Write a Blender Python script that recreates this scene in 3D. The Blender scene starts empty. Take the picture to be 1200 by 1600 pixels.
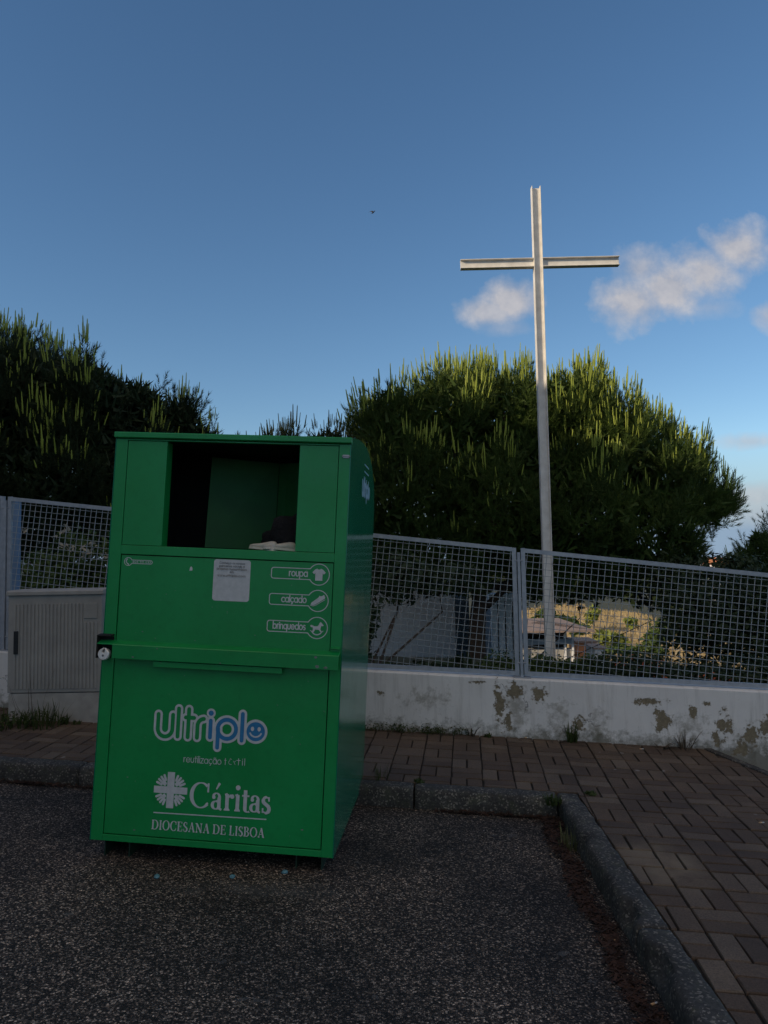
import bpy, bmesh, math, random
import numpy as np
from mathutils import Vector, Matrix
R = math.radians
random.seed(7)
rng = np.random.default_rng(11)
C = bpy.context.scene.collection
sc = bpy.context.scene

# ------------------------------------------------------------------ camera
CAM_Z, PITCH, ROLL, F = 1.5, R(3.7), R(-1.0), 1155.0
fwd = Vector((0, math.cos(PITCH), math.sin(PITCH)))
r0 = Vector((1, 0, 0)); u0 = r0.cross(fwd)
a_ = -ROLL
cr = math.cos(a_)*r0 - math.sin(a_)*u0
cu = math.sin(a_)*r0 + math.cos(a_)*u0
cam = bpy.data.cameras.new('camera'); co = bpy.data.objects.new('camera', cam); C.objects.link(co)
M = Matrix((cr, cu, -fwd)).transposed().to_4x4(); M.translation = Vector((0, 0, CAM_Z))
co.matrix_world = M
cam.sensor_fit = 'VERTICAL'; cam.sensor_height = 36; cam.lens = 36*F/1600
cam.clip_start = .05; cam.clip_end = 3000
sc.camera = co

def ray(x, y): return fwd + (x-600)/F*cr + (800-y)/F*cu
def at(x, y, Y):
    d = ray(x, y); return Vector((0, 0, CAM_Z)) + d*(Y/d.y)

# ------------------------------------------------------------------ sun, sky, exposure
SUN_EL, SUN_AZ = R(22), R(242)           # azimuth clockwise from +Y: low, behind the camera to the left
CLOUD_FILL = .76
SKY_STRENGTH, SUN_STRENGTH, EXPOSURE = .120, 4.0, 0.0
sd = Vector((math.sin(SUN_AZ)*math.cos(SUN_EL), math.cos(SUN_AZ)*math.cos(SUN_EL), math.sin(SUN_EL)))
sl = bpy.data.lights.new('sun', 'SUN'); so = bpy.data.objects.new('sun', sl); C.objects.link(so)
sl.energy = SUN_STRENGTH; sl.angle = R(.5); sl.color = (1, .80, .55)
so.rotation_euler = sd.to_track_quat('Z', 'Y').to_euler(); so.location = (-20, -20, 30)
sc.view_settings.view_transform = 'Standard'; sc.view_settings.look = 'None'
sc.view_settings.exposure = EXPOSURE; sc.view_settings.gamma = 1

def nn(nt, kind, **kw):
    n = nt.nodes.new(kind)
    for k, v in kw.items():
        if k.startswith('i_'):
            n.inputs[k[2:].replace('_', ' ')].default_value = v
        else: setattr(n, k, v)
    return n
def mth(nt, op, a, b=None, c=None, clamp=False):
    n = nt.nodes.new('ShaderNodeMath'); n.operation = op; n.use_clamp = clamp
    for i, v in enumerate((a, b, c)):
        if v is None: continue
        if isinstance(v, (int, float)): n.inputs[i].default_value = v
        else: nt.links.new(v, n.inputs[i])
    return n.outputs[0]

w = bpy.data.worlds.new('World'); sc.world = w; w.use_nodes = True
nt = w.node_tree; nt.nodes.clear(); L = nt.links.new
sky = nn(nt, 'ShaderNodeTexSky', sky_type='NISHITA', sun_disc=False, sun_elevation=SUN_EL, sun_rotation=SUN_AZ, altitude=50, air_density=1.0, dust_density=.0, ozone_density=2.6)
tint = nn(nt, 'ShaderNodeHueSaturation', i_Saturation=1.12, i_Value=1.0, i_Hue=.499); L(sky.outputs[0], tint.inputs['Color'])
bg = nn(nt, 'ShaderNodeBackground'); bg.inputs[1].default_value = SKY_STRENGTH
tc = nn(nt, 'ShaderNodeTexCoord')
sp = nn(nt, 'ShaderNodeSeparateXYZ'); L(tc.outputs['Generated'], sp.inputs[0])
hz_ = nn(nt, 'ShaderNodeMix', data_type='RGBA'); hz_.inputs[7].default_value = (2.3, 3.2, 4.3, 1)      # pale blue air low over the horizon
L(mth(nt, 'MULTIPLY', mth(nt, 'SUBTRACT', .14, sp.outputs[2]), 9.0, clamp=True), hz_.inputs[0]); L(tint.outputs[0], hz_.inputs[6]); L(hz_.outputs[2], bg.inputs[0])
yy = mth(nt, 'MAXIMUM', sp.outputs[1], .15)
gx = mth(nt, 'DIVIDE', sp.outputs[0], yy); gz = mth(nt, 'DIVIDE', sp.outputs[2], yy)
cb = nn(nt, 'ShaderNodeCombineXYZ'); L(gx, cb.inputs[0]); L(gz, cb.inputs[1])
n1 = nn(nt, 'ShaderNodeTexNoise', i_Scale=22.0, i_Detail=9.0, i_Roughness=.6); L(cb.outputs[0], n1.inputs['Vector'])
n2 = nn(nt, 'ShaderNodeTexNoise', i_Scale=9.0, i_Detail=3.0); L(cb.outputs[0], n2.inputs['Vector'])
off = mth(nt, 'MULTIPLY_ADD', n1.outputs[0], 1.35, -.70); off2 = mth(nt, 'MULTIPLY_ADD', n2.outputs[0], .8, -.4)
total = None
for (x, y, rx, ry, den) in [(985, 470, 84, 60, 1.0), (1045, 448, 80, 62, 1.0), (1105, 425, 74, 62, 1.0), (1150, 388, 72, 54, 1.0), (1000, 420, 60, 44, .8), (800, 468, 60, 46, 1.0), (764, 488, 66, 30, .9), (790, 512, 50, 20, .35),
                       (1175, 690, 75, 18, .6), (1190, 775, 100, 30, .6), (1205, 492, 36, 28, .7), (1110, 480, 60, 24, .35), (1210, 800, 90, 40, .5),
                       ]:
    d = ray(x, y); px, pz = d.x/d.y, d.z/d.y
    ex = mth(nt, 'DIVIDE', mth(nt, 'SUBTRACT', gx, px), rx/F); ez = mth(nt, 'DIVIDE', mth(nt, 'SUBTRACT', gz, pz), ry/F)
    rr = mth(nt, 'SQRT', mth(nt, 'ADD', mth(nt, 'MULTIPLY', ex, ex), mth(nt, 'MULTIPLY', ez, ez)))
    v = mth(nt, 'ADD', mth(nt, 'ADD', mth(nt, 'SUBTRACT', 1.0, rr), off), off2)
    v = mth(nt, 'MULTIPLY', mth(nt, 'MULTIPLY', v, 1.25, clamp=True), den)
    total = v if total is None else mth(nt, 'MAXIMUM', total, v)
front = mth(nt, 'GREATER_THAN', sp.outputs[1], .16)
total = mth(nt, 'MULTIPLY', mth(nt, 'MULTIPLY', total, front), .9, clamp=True)
bgc = nn(nt, 'ShaderNodeBackground'); bgc.inputs[0].default_value = (.50, .485, .51, 1); bgc.inputs[1].default_value = 1.0
shd = nn(nt, 'ShaderNodeMix', data_type='RGBA'); shd.inputs[6].default_value = (.34, .36, .43, 1); shd.inputs[7].default_value = (.60, .575, .58, 1)
L(mth(nt, 'MULTIPLY_ADD', n1.outputs[0], 2.2, -.55, clamp=True), shd.inputs[0]); L(shd.outputs[2], bgc.inputs[0])
mx = nn(nt, 'ShaderNodeMixShader'); L(total, mx.inputs[0]); L(bg.outputs[0], mx.inputs[1]); L(bgc.outputs[0], mx.inputs[2])
# unseen broken cloud added behind the viewer to brighten and warm the ambient light
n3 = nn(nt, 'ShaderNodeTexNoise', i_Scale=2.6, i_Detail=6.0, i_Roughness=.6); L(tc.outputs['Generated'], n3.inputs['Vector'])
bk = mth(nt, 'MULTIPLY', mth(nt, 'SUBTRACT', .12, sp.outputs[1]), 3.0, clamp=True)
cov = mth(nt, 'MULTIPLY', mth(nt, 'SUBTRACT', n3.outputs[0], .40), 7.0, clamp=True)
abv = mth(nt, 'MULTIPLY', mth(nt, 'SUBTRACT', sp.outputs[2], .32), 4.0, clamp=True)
bgb = nn(nt, 'ShaderNodeBackground'); bgb.inputs[0].default_value = (1.0, .78, .56, 1); bgb.inputs[1].default_value = CLOUD_FILL
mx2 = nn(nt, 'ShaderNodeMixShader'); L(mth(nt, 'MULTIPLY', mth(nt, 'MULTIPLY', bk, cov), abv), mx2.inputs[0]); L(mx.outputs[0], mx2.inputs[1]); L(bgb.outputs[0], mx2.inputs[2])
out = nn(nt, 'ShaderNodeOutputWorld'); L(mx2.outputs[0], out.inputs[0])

# ------------------------------------------------------------------ materials
def newmat(name):
    m = bpy.data.materials.new(name); m.use_nodes = True
    nt = m.node_tree; b = nt.nodes['Principled BSDF']
    return m, nt, b
def ramp(nt, fac, stops):
    r = nt.nodes.new('ShaderNodeValToRGB'); nt.links.new(fac, r.inputs[0])
    el = r.color_ramp.elements
    while len(el) < len(stops): el.new(.5)
    for e, (p, c) in zip(el, stops): e.position = p; e.color = (*c, 1) if len(c) == 3 else c
    return r.outputs[0]
def mixc(nt, fac, a, b, mode='MIX'):
    n = nt.nodes.new('ShaderNodeMix'); n.data_type = 'RGBA'; n.blend_type = mode
    for s, v in ((n.inputs[0], fac), (n.inputs[6], a), (n.inputs[7], b)):
        if isinstance(v, (int, float)): s.default_value = v
        elif isinstance(v, tuple): s.default_value = (*v, 1) if len(v) == 3 else v
        else: nt.links.new(v, s)
    return n.outputs[2]
def noise(nt, scale, detail=4, rough=.5, coord='Object', vec=None, dist=0):
    if vec is None:
        vec = nt.nodes.new('ShaderNodeTexCoord').outputs[coord]
    n = nt.nodes.new('ShaderNodeTexNoise'); n.inputs['Scale'].default_value = scale
    n.inputs['Detail'].default_value = detail; n.inputs['Roughness'].default_value = rough; n.inputs['Distortion'].default_value = dist
    nt.links.new(vec, n.inputs['Vector']); return n.outputs[0]
def bump(nt, b, h, strength=.3, dist=.01):
    n = nt.nodes.new('ShaderNodeBump'); n.inputs['Strength'].default_value = strength; n.inputs['Distance'].default_value = dist
    nt.links.new(h, n.inputs['Height']); nt.links.new(n.outputs[0], b.inputs['Normal'])
def noisy(name, c1, c2, scale=8, rough=.8, bs=.25, bd=.004, metal=0, bscale=None, detail=5, spec=.5):
    m, nt, b = newmat(name)
    f = noise(nt, scale, detail, .6)
    col = ramp(nt, f, [(.3, c1), (.7, c2)]); nt.links.new(col, b.inputs['Base Color'])
    b.inputs['Roughness'].default_value = rough; b.inputs['Metallic'].default_value = metal
    b.inputs['Specular IOR Level'].default_value = spec
    if bs: bump(nt, b, noise(nt, bscale or scale*6, 4), bs, bd)
    return m

def make_asphalt():
    m, nt, b = newmat('asphalt')
    tcn = nt.nodes.new('ShaderNodeTexCoord').outputs['Object']
    v = nt.nodes.new('ShaderNodeTexVoronoi'); v.inputs['Scale'].default_value = 150; nt.links.new(tcn, v.inputs['Vector'])
    v2 = nt.nodes.new('ShaderNodeTexVoronoi'); v2.inputs['Scale'].default_value = 100; nt.links.new(tcn, v2.inputs['Vector'])
    s = nt.nodes.new('ShaderNodeSeparateColor'); nt.links.new(v.outputs['Color'], s.inputs[0])
    s2 = nt.nodes.new('ShaderNodeSeparateColor'); nt.links.new(v2.outputs['Color'], s2.inputs[0])
    c1 = ramp(nt, s.outputs[0], [(0, (.012, .0108, .0098)), (.45, (.030, .026, .023)), (.75, (.095, .081, .070)), (1, (.36, .31, .26))])
    c2 = ramp(nt, s2.outputs[0], [(0, (.3, .3, .3)), (.55, (.8, .8, .8)), (1, (2.0, 1.9, 1.8))])
    c = mixc(nt, .8, c1, c2, 'MULTIPLY')
    big = ramp(nt, noise(nt, 1.1, 5, .6), [(.36, (.48, .48, .50)), (.64, (1.7, 1.6, 1.5))])
    c = mixc(nt, 1.0, c, big, 'MULTIPLY')
    # gravel worn out of the surface: dark pits
    pit = ramp(nt, v.outputs['Distance'], [(0, (1.15, 1.15, 1.15)), (.45, (1, 1, 1)), (.75, (.35, .35, .35))])
    c = mixc(nt, .8, c, pit, 'MULTIPLY')
    # dusty washed-out patch in front of the container
    o = at(390, 1385, 3.4)
    sx = nt.nodes.new('ShaderNodeSeparateXYZ'); nt.links.new(tcn, sx.inputs[0])
    ex = mth(nt, 'DIVIDE', mth(nt, 'SUBTRACT', sx.outputs[0], -.62), .42); ey = mth(nt, 'DIVIDE', mth(nt, 'SUBTRACT', sx.outputs[1], 3.42), .11)
    q = mth(nt, 'ADD', mth(nt, 'MULTIPLY', ex, ex), mth(nt, 'MULTIPLY', ey, ey))
    q = mth(nt, 'MULTIPLY', mth(nt, 'SUBTRACT', 1.15, q), mth(nt, 'MULTIPLY_ADD', noise(nt, 9, 4), 2.4, -.75), clamp=True)
    c = mixc(nt, mth(nt, 'MULTIPLY', q, .55), c, (.10, .10, .10))
    nt.links.new(c, b.inputs['Base Color']); b.inputs['Roughness'].default_value = .8; b.inputs['Specular IOR Level'].default_value = .35
    h = mth(nt, 'SUBTRACT', mth(nt, 'MULTIPLY', s.outputs[1], .6), v.outputs['Distance'])
    bump(nt, b, h, .8, .006)
    return m

def make_kerb():
    m, nt, b = newmat('kerb_concrete')
    tcn = nt.nodes.new('ShaderNodeTexCoord').outputs['Object']
    v = nt.nodes.new('ShaderNodeTexVoronoi'); v.inputs['Scale'].default_value = 120; nt.links.new(tcn, v.inputs['Vector'])
    s = nt.nodes.new('ShaderNodeSeparateColor'); nt.links.new(v.outputs['Color'], s.inputs[0])
    base = ramp(nt, noise(nt, 7, 6, .65), [(.3, (.026, .025, .023)), (.55, (.055, .052, .048)), (.75, (.12, .115, .10))])
    sp_ = ramp(nt, s.outputs[0], [(0, (.55, .55, .55)), (.6, (1, 1, 1)), (.84, (1.2, 1.2, 1.2)), (.92, (3.8, 3.6, 3.3))])
    c = mixc(nt, .9, base, sp_, 'MULTIPLY')
    g = nt.nodes.new('ShaderNodeNewGeometry'); sx = nt.nodes.new('ShaderNodeSeparateXYZ'); nt.links.new(g.outputs['Normal'], sx.inputs[0])
    moss = ramp(nt, noise(nt, 14, 5, .7), [(.52, (0, 0, 0)), (.68, (1, 1, 1))])
    c = mixc(nt, mth(nt, 'MULTIPLY', moss, .6), c, (.045, .05, .025))
    nt.links.new(c, b.inputs['Base Color']); b.inputs['Roughness'].default_value = .85
    bump(nt, b, mth(nt, 'ADD', s.outputs[1], noise(nt, 40, 5)), .5, .004)
    return m

def make_paver():
    m, nt, b = newmat('paver_brick')
    at_ = nt.nodes.new('ShaderNodeAttribute'); at_.attribute_name = 'tone'
    c = ramp(nt, at_.outputs['Fac'], [(0, (.070, .046, .032)), (.5, (.094, .064, .043)), (.85, (.110, .078, .055)), (1, (.13, .098, .072))])
    d = ramp(nt, noise(nt, 3, 6, .65), [(.3, (.7, .7, .72)), (.7, (1.25, 1.22, 1.15))])
    c = mixc(nt, 1, c, d, 'MULTIPLY')
    gr = ramp(nt, noise(nt, 130, 3, .7), [(.35, (.65, .65, .65)), (.65, (1.35, 1.35, 1.35))])
    c = mixc(nt, .8, c, gr, 'MULTIPLY')
    # pale droppings of dried mortar or gum
    tcn = nt.nodes.new('ShaderNodeTexCoord').outputs['Object']
    v = nt.nodes.new('ShaderNodeTexVoronoi'); v.inputs['Scale'].default_value = 5.2; nt.links.new(tcn, v.inputs['Vector'])
    spot = ramp(nt, mth(nt, 'ADD', v.outputs['Distance'], mth(nt, 'MULTIPLY', noise(nt, 45, 3), .05)), [(.095, (1, 1, 1)), (.12, (0, 0, 0))])
    s = nt.nodes.new('ShaderNodeSeparateColor'); nt.links.new(v.outputs['Color'], s.inputs[0])
    c = mixc(nt, mth(nt, 'MULTIPLY', spot, mth(nt, 'MULTIPLY', mth(nt, 'GREATER_THAN', s.outputs[0], .6), .5)), c, (.33, .31, .29))
    # sandy stain beside the kerb
    sx = nt.nodes.new('ShaderNodeSeparateXYZ'); nt.links.new(tcn, sx.inputs[0])
    ex = mth(nt, 'DIVIDE', mth(nt, 'SUBTRACT', sx.outputs[0], 1.28), .2); ey = mth(nt, 'DIVIDE', mth(nt, 'SUBTRACT', sx.outputs[1], 3.55), .3)
    q = mth(nt, 'ADD', mth(nt, 'MULTIPLY', ex, ex), mth(nt, 'MULTIPLY', ey, ey))
    q = mth(nt, 'MULTIPLY', mth(nt, 'SUBTRACT', 1.3, q), mth(nt, 'MULTIPLY_ADD', noise(nt, 8, 4), 2.5, -.6), clamp=True)
    c = mixc(nt, mth(nt, 'MULTIPLY', q, .6), c, (.23, .18, .12))
    nt.links.new(c, b.inputs['Base Color']); b.inputs['Roughness'].default_value = .85
    bump(nt, b, noise(nt, 110, 5, .7), .5, .003)
    return m

def make_wall(spots):
    m, nt, b = newmat('wall_render')
    tcn = nt.nodes.new('ShaderNodeTexCoord').outputs['Object']
    sx = nt.nodes.new('ShaderNodeSeparateXYZ'); nt.links.new(tcn, sx.inputs[0])
    nz = noise(nt, 16, 5, .65); nz2 = noise(nt, 5.5, 4, .6)
    nz3 = noise(nt, 60, 4, .7)
    wob = mth(nt, 'ADD', mth(nt, 'ADD', mth(nt, 'MULTIPLY_ADD', nz, 4.4, -2.25), mth(nt, 'MULTIPLY_ADD', nz2, 1.6, -.8)), mth(nt, 'MULTIPLY_ADD', nz3, 1.8, -.9))
    tot = None; soft = None
    for (x, z, rx, rz, k) in spots:
        ex = mth(nt, 'DIVIDE', mth(nt, 'SUBTRACT', sx.outputs[0], x), rx); ez = mth(nt, 'DIVIDE', mth(nt, 'SUBTRACT', sx.outputs[2], z), rz)
        rr = mth(nt, 'SQRT', mth(nt, 'ADD', mth(nt, 'MULTIPLY', ex, ex), mth(nt, 'MULTIPLY', ez, ez)))
        v = mth(nt, 'SUBTRACT', 1.0, rr)
        if k: tot = v if tot is None else mth(nt, 'MAXIMUM', tot, v)
        else: soft = v if soft is None else mth(nt, 'MAXIMUM', soft, v)
    peel = mth(nt, 'MULTIPLY', mth(nt, 'ADD', tot, wob), 9.0, clamp=True)
    rim = mth(nt, 'MULTIPLY', mth(nt, 'ADD', mth(nt, 'ADD', tot, wob), .35), 3.0, clamp=True)
    softm = mth(nt, 'MULTIPLY', mth(nt, 'ADD', soft, wob), .9, clamp=True)
    c = ramp(nt, noise(nt, 2.5, 6, .6), [(.3, (.68, .66, .64)), (.7, (.82, .80, .77))])
    st = nt.nodes.new('ShaderNodeMapping'); st.inputs['Scale'].default_value = (9, 9, .8); nt.links.new(tcn, st.inputs[0])
    streak = noise(nt, 2, 5, .7, vec=st.outputs[0])
    c = mixc(nt, ramp(nt, streak, [(.5, (0, 0, 0)), (.8, (.5, .5, .5))]), c, (.30, .28, .25))
    c = mixc(nt, mth(nt, 'MULTIPLY', softm, .6), c, (.22, .20, .15))
    # dirt and algae splashed up from the paving (height above the sloping pavement)
    hgt = mth(nt, 'SUBTRACT', sx.outputs[2], mth(nt, 'MULTIPLY_ADD', sx.outputs[0], -.049, .165))
    low = mth(nt, 'MULTIPLY', mth(nt, 'SUBTRACT', mth(nt, 'MULTIPLY_ADD', noise(nt, 11, 6, .75), .55, -.17), hgt), 9, clamp=True)
    c = mixc(nt, mth(nt, 'MULTIPLY', low, .75), c, (.085, .08, .045))
    sm = ramp(nt, noise(nt, 30, 6, .8), [(.62, (0, 0, 0)), (.7, (1, 1, 1))])
    c = mixc(nt, mth(nt, 'MULTIPLY', sm, .35), c, (.2, .19, .17))
    # hairline cracks
    mp = nt.nodes.new('ShaderNodeVectorMath'); mp.operation = 'ADD'; nt.links.new(tcn, mp.inputs[0])
    nv = nt.nodes.new('ShaderNodeTexNoise'); nv.inputs['Scale'].default_value = 5; nv.inputs['Detail'].default_value = 6
    nt.links.new(tcn, nv.inputs['Vector']); sc_ = nt.nodes.new('ShaderNodeVectorMath'); sc_.operation = 'SCALE'; sc_.inputs['Scale'].default_value = .5
    nt.links.new(nv.outputs['Color'], sc_.inputs[0]); nt.links.new(sc_.outputs[0], mp.inputs[1])
    vc = nt.nodes.new('ShaderNodeTexVoronoi'); vc.feature = 'DISTANCE_TO_EDGE'; vc.inputs['Scale'].default_value = 1.6; nt.links.new(mp.outputs[0], vc.inputs['Vector'])
    crack = mth(nt, 'MULTIPLY', mth(nt, 'LESS_THAN', vc.outputs['Distance'], .006), mth(nt, 'GREATER_THAN', noise(nt, 2.2, 2), .56))
    c = mixc(nt, mth(nt, 'MULTIPLY', crack, .6), c, (.15, .14, .13))
    c = mixc(nt, mth(nt, 'MULTIPLY', rim, .45), c, (.36, .33, .28))
    pc = ramp(nt, noise(nt, 40, 5, .7), [(.3, (.15, .125, .085)), (.7, (.29, .24, .155))])
    c = mixc(nt, peel, c, pc)
    nt.links.new(c, b.inputs['Base Color']); b.inputs['Roughness'].default_value = .9
    h = mth(nt, 'SUBTRACT', mth(nt, 'MULTIPLY', noise(nt, 60, 5, .7), .35), mth(nt, 'ADD', peel, crack))
    bump(nt, b, h, .7, .006)
    return m

def make_paint(name, c1, c2, rough, wear=True, dirt=.5):
    m, nt, b = newmat(name)
    c = ramp(nt, noise(nt, 1.7, 6, .6), [(.3, c1), (.7, c2)])
    d = ramp(nt, noise(nt, 26, 6, .75), [(.5, (1, 1, 1)), (.75, (.66, .68, .68))])
    c = mixc(nt, dirt, c, d, 'MULTIPLY')
    if wear:
        tcn = nt.nodes.new('ShaderNodeTexCoord').outputs['Object']
        mp = nt.nodes.new('ShaderNodeMapping'); mp.inputs['Scale'].default_value = (30, 30, 3.5); nt.links.new(tcn, mp.inputs[0])
        sk = ramp(nt, noise(nt, 1.3, 6, .7, vec=mp.outputs[0]), [(.62, (0, 0, 0)), (.78, (1, 1, 1))])
        c = mixc(nt, mth(nt, 'MULTIPLY', sk, .26), c, (.12, .18, .13))
        ch = ramp(nt, noise(nt, 55, 4, .6), [(.70, (0, 0, 0)), (.72, (1, 1, 1))])
        c = mixc(nt, mth(nt, 'MULTIPLY', ch, .5), c, (.2, .24, .2))
    nt.links.new(c, b.inputs['Base Color'])
    rr = ramp(nt, noise(nt, 5, 5, .6), [(.3, (rough*.85,)*3), (.7, (rough*1.25,)*3)]); nt.links.new(rr, b.inputs['Roughness'])
    bump(nt, b, mth(nt, 'ADD', noise(nt, 4, 3), mth(nt, 'MULTIPLY', noise(nt, 180, 3), .05)), .2, .01)
    return m

def make_foliage(name, c1, c2, trans=.25, scale=3):
    m, nt, b = newmat(name)
    c = ramp(nt, noise(nt, scale, 4, .6, coord='Object'), [(.3, c1), (.7, c2)])
    nt.links.new(c, b.inputs['Base Color']); b.inputs['Roughness'].default_value = .6
    b.inputs['Specular IOR Level'].default_value = .25
    t = nt.nodes.new('ShaderNodeBsdfTranslucent'); nt.links.new(c, t.inputs[0])
    mxs = nt.nodes.new('ShaderNodeMixShader'); mxs.inputs[0].default_value = trans
    nt.links.new(b.outputs[0], mxs.inputs[1]); nt.links.new(t.outputs[0], mxs.inputs[2])
    nt.links.new(mxs.outputs[0], nt.nodes['Material Output'].inputs[0])
    return m

MT = {}
MT['asphalt'] = make_asphalt(); MT['kerb'] = make_kerb(); MT['paver'] = make_paver()
MT['joint'] = noisy('joint_soil', (.010, .008, .006), (.026, .022, .015), 30, .95)
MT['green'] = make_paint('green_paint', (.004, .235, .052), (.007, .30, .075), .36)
MT['side'] = make_paint('green_paint_glossy_shaded', (.005, .17, .09), (.008, .22, .11), .11, True, .25)  # base darkened to stand in for weaker light on the side panels
MT['green_in'] = noisy('green_paint_inside_shaded', (.008, .085, .014), (.014, .13, .022), 5, .6, .1)  # outer green darkened to stand in for shade inside the chute
MT['dark'] = noisy('shade_dark_steel', (.004, .005, .004), (.01, .011, .01), 6, .9, .1)  # near-black stands in for shade in the chute, door gaps and lock recess
MT['foot'] = noisy('green_foot_steel_shaded', (.006, .022, .012), (.01, .04, .02), 12, .6, .2)  # green darkened to stand in for shade under the container
MT['white'] = noisy('white_print', (.50, .52, .52), (.62, .63, .63), 40, .5, 0)
MT['blue'] = noisy('blue_print', (.02, .17, .36), (.03, .21, .42), 30, .5, 0)
MT['scuff'] = noisy('bare_scuffed_steel', (.12, .15, .13), (.2, .22, .2), 60, .6, 0)
MT['grit'] = noisy('grit_stone', (.09, .08, .07), (.34, .30, .26), 9, .9, 0)
MT['ink'] = noisy('dark_print', (.12, .12, .12), (.17, .17, .17), 30, .6, 0)
MT['teal'] = noisy('pale_print_on_side', (.25, .42, .50), (.34, .50, .58), 30, .4, 0)
MT['galv'] = noisy('galvanised_steel', (.30, .33, .38), (.42, .45, .49), 22, .5, .1, .001, metal=.35)
MT['wire'] = noisy('galvanised_wire', (.30, .315, .33), (.42, .43, .44), 30, .5, .0, metal=.3)
MT['cross'] = noisy('cross_white_steel', (.60, .58, .54), (.82, .80, .76), 6, .5, .2, .002)
MT['cab'] = noisy('cabinet_grey', (.27, .265, .25), (.37, .36, .34), 5, .75, .2, .002)
MT['plinth'] = noisy('cabinet_concrete', (.30, .29, .27), (.44, .42, .39), 9, .9, .4)
MT['black'] = noisy('black_plastic', (.01, .01, .011), (.02, .02, .022), 20, .4, 0)
MT['chrome'] = noisy('padlock_steel', (.80, .78, .72), (.92, .90, .86), 30, .35, 0, metal=.25)
MT['bluepost'] = noisy('blue_grey_paint', (.12, .20, .33), (.16, .25, .38), 8, .5, .1)
MT['soil'] = noisy('garden_ground', (.02, .028, .012), (.06, .06, .03), 1.2, .95, .5, .03)
MT['tan'] = noisy('dry_grass', (.22, .17, .08), (.55, .43, .24), .8, .95, .5, .1)
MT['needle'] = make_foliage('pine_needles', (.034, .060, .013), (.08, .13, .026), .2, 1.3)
MT['needle_shaded'] = make_foliage('pine_needles_shaded', (.016, .03, .012), (.034, .055, .02), .15, 1.3)  # darker needle copy, shade on the left and low pines put into colour
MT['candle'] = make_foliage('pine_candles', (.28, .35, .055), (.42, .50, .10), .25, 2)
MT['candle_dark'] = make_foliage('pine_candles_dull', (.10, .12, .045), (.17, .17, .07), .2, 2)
MT['bark'] = noisy('pine_bark', (.025, .018, .013), (.07, .05, .035), 14, .95, .8, .02)
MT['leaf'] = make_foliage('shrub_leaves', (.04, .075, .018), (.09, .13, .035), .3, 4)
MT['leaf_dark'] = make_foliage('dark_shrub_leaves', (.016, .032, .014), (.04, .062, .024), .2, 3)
MT['leaf_lit'] = make_foliage('yellow_green_leaves_lit', (.14, .17, .03), (.24, .28, .06), .3, 2)  # brighter leaf copy, sunlight on the far bushes put into the colour
MT['weed'] = make_foliage('weed_leaves', (.035, .06, .014), (.075, .10, .03), .3, 30)
MT['dry'] = noisy('dry_leaves', (.05, .038, .028), (.10, .075, .05), 30, .9, 0)
MT['pale'] = make_foliage('pale_dead_leaves', (.33, .27, .20), (.50, .44, .34), .2, 9)
MT['litter'] = noisy('pine_litter', (.018, .009, .006), (.065, .030, .018), 20, .95, 0)
MT['red'] = noisy('red_petals', (.40, .05, .015), (.65, .16, .04), 9, .7, 0)
MT['render_w'] = noisy('house_render', (.74, .74, .76), (.84, .84, .85), 1.5, .9, .2)
MT['render_b'] = noisy('house_blue_and_shaded_render', (.16, .2, .24), (.20, .24, .28), 2, .9, .2)  # blue-grey render; stands in for shade on the garden house side wall
MT['rooft'] = noisy('roof_tiles', (.20, .15, .13), (.30, .23, .20), 6, .9, .4, .03)
MT['orange'] = noisy('orange_roof', (.55, .20, .09), (.7, .3, .14), 4, .9, .2)
MT['glass_and_shade'] = noisy('dark_window_and_shade', (.008, .009, .011), (.015, .016, .02), 3, .15, 0)
MT['pebble'] = noisy('blue_pebble_glaze', (.07, .18, .22), (.12, .28, .33), 40, .5, 0)
MT['butt'] = noisy('cigarette_paper', (.6, .35, .14), (.7, .55, .4), 60, .8, 0)
MT['cloth'] = noisy('black_cloth', (.004, .004, .005), (.010, .010, .012), 12, .95, .6, .02)
MT['shoe'] = noisy('worn_white_leather', (.50, .46, .38), (.68, .63, .54), 14, .6, .3)
MT['feather'] = noisy('bird_feathers', (.015, .015, .018), (.03, .03, .035), 20, .8, 0)

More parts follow.
